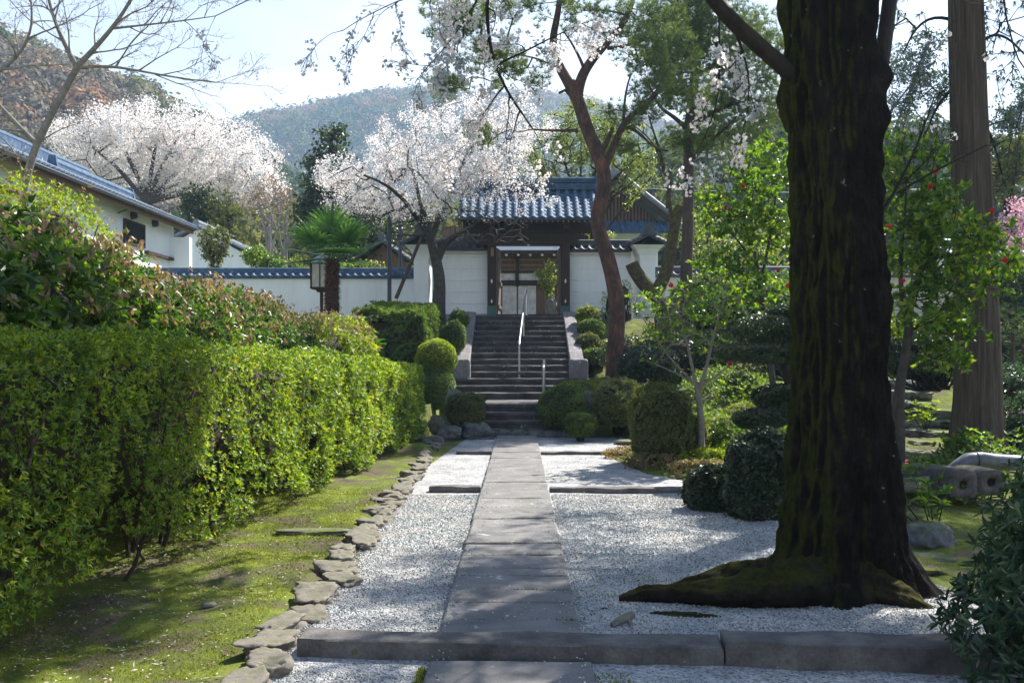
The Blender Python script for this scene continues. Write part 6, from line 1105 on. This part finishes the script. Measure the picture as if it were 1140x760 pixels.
def hill(nm, D0, D1, sil, seed, n_spots, cs, mats_, w, nq, q, foot, label, groups=None, n1=90, n2=30):
    """terrain rising from foot to a skyline given as (px, py) pairs at distance D1, wooded on its near slope"""
    xs = [s[0] for s in sil]; ysl = [s[1] for s in sil]
    def H(px, u): top = CAMZ+(HY-(np.interp(px, xs, ysl)))/FPX*D1-cs*2.3; e = np.sin(u*math.pi/2)**1.1; return foot+(top-foot)*e
    px = np.linspace(xs[0], xs[-1], n1); G = np.zeros((n1, n2, 3))
    for j, u in enumerate(np.linspace(0, 1.25, n2)):
        D = D0+(D1-D0)*u; uu = min(u, 2-u); G[:, j, 0] = (px-CX)/FPX*(D1*.5+D*.5); G[:, j, 1] = D; G[:, j, 2] = H(px, uu)
    G[..., 2] += fnoise(G, 4/D1, seed, 3)*D1*.006; m = Mb(); m.grid(G); o = m.build(nm, MT['f_grey_ground'], smooth=True); tag(o, kind='structure')
    u = rng.uniform(0, 1.04, n_spots)**.7; p = rng.uniform(xs[0], xs[-1], n_spots); D = D0+(D1-D0)*u; spots = np.stack([(p-CX)/FPX*(D1*.5+D*.5), D, H(p, np.minimum(u, 2-u))+cs*.35], -1); order = np.argsort(fnoise(spots, 5/D1, seed+5, 2)+rng.normal(0, .22, n_spots))
    if groups:
        k0 = 0
        for gi, (fr, ml, lb) in enumerate(groups): k1 = int(k0+fr*n_spots); s_ = spots[order[k0:k1]]; forest('forest', lb, s_, cs*rng.uniform(.45, 1.3, len(s_)), ml, [1]*len(ml), nq, q, 1.0); k0 = k1
    return o
MT['f_grey_ground'] = surf('hill_soil', [(.07, .065, .045), (.11, .10, .06)], scale=.05, rough=.95, bump=0)
hill('hillside', 110, 210, [(-330, -60), (-100, -10), (0, 20), (60, 45), (120, 72), (170, 86), (205, 108), (250, 132), (300, 165), (350, 200), (420, 250)], 3, 1500, 4.0, None, None, 260, .21, 8, '', [(.34, ['f_brown', 'f_grey', 'f_grey'], 'russet and bare woods on the left hillside'), (.36, ['f_grey', 'f_olive', 'f_green'], 'olive and grey woods on the left hillside'), (.30, ['f_green'], 'dark evergreens scattered on the left hillside')])
hill('far_hills', 380, 640, [(60, 196), (160, 166), (230, 140), (270, 135), (320, 123), (370, 114), (420, 102), (470, 98), (530, 104), (600, 102), (660, 114), (720, 132), (800, 150), (900, 175)], 5, 4200, 5.5, None, None, 90, .30, 12, '', [(.5, ['f_grey', 'f_brown'], 'hazy bare woods on the far ridge'), (.5, ['f_green', 'f_olive'], 'hazy evergreen woods on the far ridge')])
hill('wooded_rise', 62, 105, [(120, 250), (260, 235), (380, 225), (480, 215), (560, 210), (640, 190), (700, 160), (760, 128), (880, 112), (1000, 125), (1100, 140), (1300, 120)], 7, 900, 3.3, None, None, 300, .17, 6, '', [(.25, ['f_olive'], 'olive woods behind the temple'), (.75, ['f_green', 'f_green', 'f_olive'], 'dark evergreen woods behind the right garden')])

# ---- small stuff on the ground
def scatter(n, x0, x1, y0, y1, f=None):
    x = rng.uniform(x0, x1, n); y = y0+(y1-y0)*rng.uniform(0, 1, n)**1.3
    if f is not None: k_ = f(x, y); x, y = x[k_], y[k_]
    return np.stack([x, y, ground_h(x, y)+.004], -1)
mossf = lambda x, y: (fnoise(np.stack([x, y, 0*x], -1), 1.3, 77, 3) > -.12+.55*rng.uniform(-1, 1, len(x))) & ((x < -1.55) | (x > gravel_right(y)+.12))
P = np.vstack([scatter(110000, -3.4, -1.5, 4.2, 12, mossf), scatter(60000, 1.0, 6.0, 5.2, 16, mossf)]); mb = Mb(); D_ = nrm(randdir(len(P))*.7+[0, 0, 1.0]); sz = rng.uniform(.005, .014, len(P))*(1+.06*(P[:, 1]-4)); S = nrm(np.cross(D_, randdir(len(P))))*sz[:, None]*.22
mb.add(np.stack([P-S, P+S, P+D_*sz[:, None]], 1).reshape(-1, 3), np.arange(len(P)*3).reshape(-1, 3)); o = mb.build('moss_tufts', MT['grass']); tag(o, 'short moss and grass tufts on both sides of the gravel', 'moss', kind='stuff')
P = np.vstack([scatter(3200, -3.8, -1.5, 4.0, 12), scatter(1200, -4.2, -2.5, 4.0, 10), scatter(500, 1.8, 6, 5.2, 14)]); mb = Mb(); leaves(mb, P+[0, 0, .008], randdir(len(P))*[1, 1, .25], np.tile([0, 0, 1.], (len(P), 1))+randdir(len(P))*.3, rng.uniform(.015, .05, len(P)), rng.uniform(.008, .018, len(P))); o = mb.build('leaf_litter', MT['litter']); tag(o, 'dry leaf litter under the hedge and on the moss', 'leaf litter', kind='stuff')
P = np.vstack([scatter(700, -3.0, -1.4, 4.2, 14), scatter(500, -1.3, 3.2, 4.2, 14), scatter(300, 2, 5, 5, 14)]); P[:, 2] = np.where((P[:, 0] > -1.4) & (P[:, 0] < 2.2), np.maximum(P[:, 2], .03), P[:, 2]); on = (P[:, 0] > -.45) & (P[:, 0] < .35); P[on, 2] = .073; mb = Mb(); leaves(mb, P+[0, 0, .004], randdir(len(P))*[1, 1, .15], np.tile([0, 0, 1.], (len(P), 1))+randdir(len(P))*.2, .014, .011); o = mb.build('fallen_petals', MT['petal']); tag(o, 'pale fallen cherry petals dotted over moss and gravel', 'petals', kind='stuff')
P = scatter(2500, .38, 1.1, 5.3, 16, lambda x, y: fnoise(np.stack([x, y, 0*x], -1), 1.5, 41, 2) > .38); P = np.vstack([P, np.concatenate([np.stack([rng.uniform(PXC-.38, PXC+.38, 70), np.full(70, e_)+rng.normal(0, .006, 70), np.full(70, .03)], -1)[:int(rng.integers(8, 70))] for e_ in edges_y[:14]]), scatter(900, -.52, -.455, 4.2, 5.1), scatter(500, .37, .55, 4.2, 5.0)]); P[:, 2] = np.where(P[:, 2] > .025, .055, .012); mb = Mb(); D_ = nrm(randdir(len(P))*.6+[0, 0, 1.0]); leaves(mb, P, D_, randdir(len(P)), .022, .007); o = mb.build('weeds', MT['grass']); tag(o, 'tiny weeds and moss growing in the gravel along the slabs', 'weeds', kind='stuff')

n = 900; y = rng.uniform(4.1, 16, n); x = PXC+rng.choice([-1, 1], n)*(.40-np.abs(rng.normal(0, .07, n))); sz = rng.uniform(.003, .007, n); V = oc[None]*sz[:, None, None]*rng.uniform(.6, 1.3, (n, 6, 1))+np.stack([x, y, 0*x+.066+sz*.5], -1)[:, None]; mb = Mb(); mb.add(V.reshape(-1, 3), (np.arange(n)[:, None, None]*6+of[None]).reshape(-1, 3)); o = mb.build('stray_pebbles', MT['pebble']); tag(o, 'stray gravel pebbles kicked onto the paving slabs', 'gravel', kind='stuff')

# ---- the air
HAZE = 0.00055
m = Mb(); m.box((0, 330, 78), (1500, 900, 164)); hz_ = Mb()
hm = bpy.data.materials.new('haze'); hm.use_nodes = True; n = hm.node_tree.nodes; n.clear(); pv = n.new('ShaderNodeVolumePrincipled'); pv.inputs['Color'].default_value = (.50, .73, 1.0, 1); pv.inputs['Density'].default_value = HAZE; pv.inputs['Anisotropy'].default_value = .3
o_ = n.new('ShaderNodeOutputMaterial'); hm.node_tree.links.new(pv.outputs['Volume'], o_.inputs['Volume'])
o = m.build('haze', hm); tag(o, 'thin pale haze in the air over the valley', 'haze', kind='stuff')
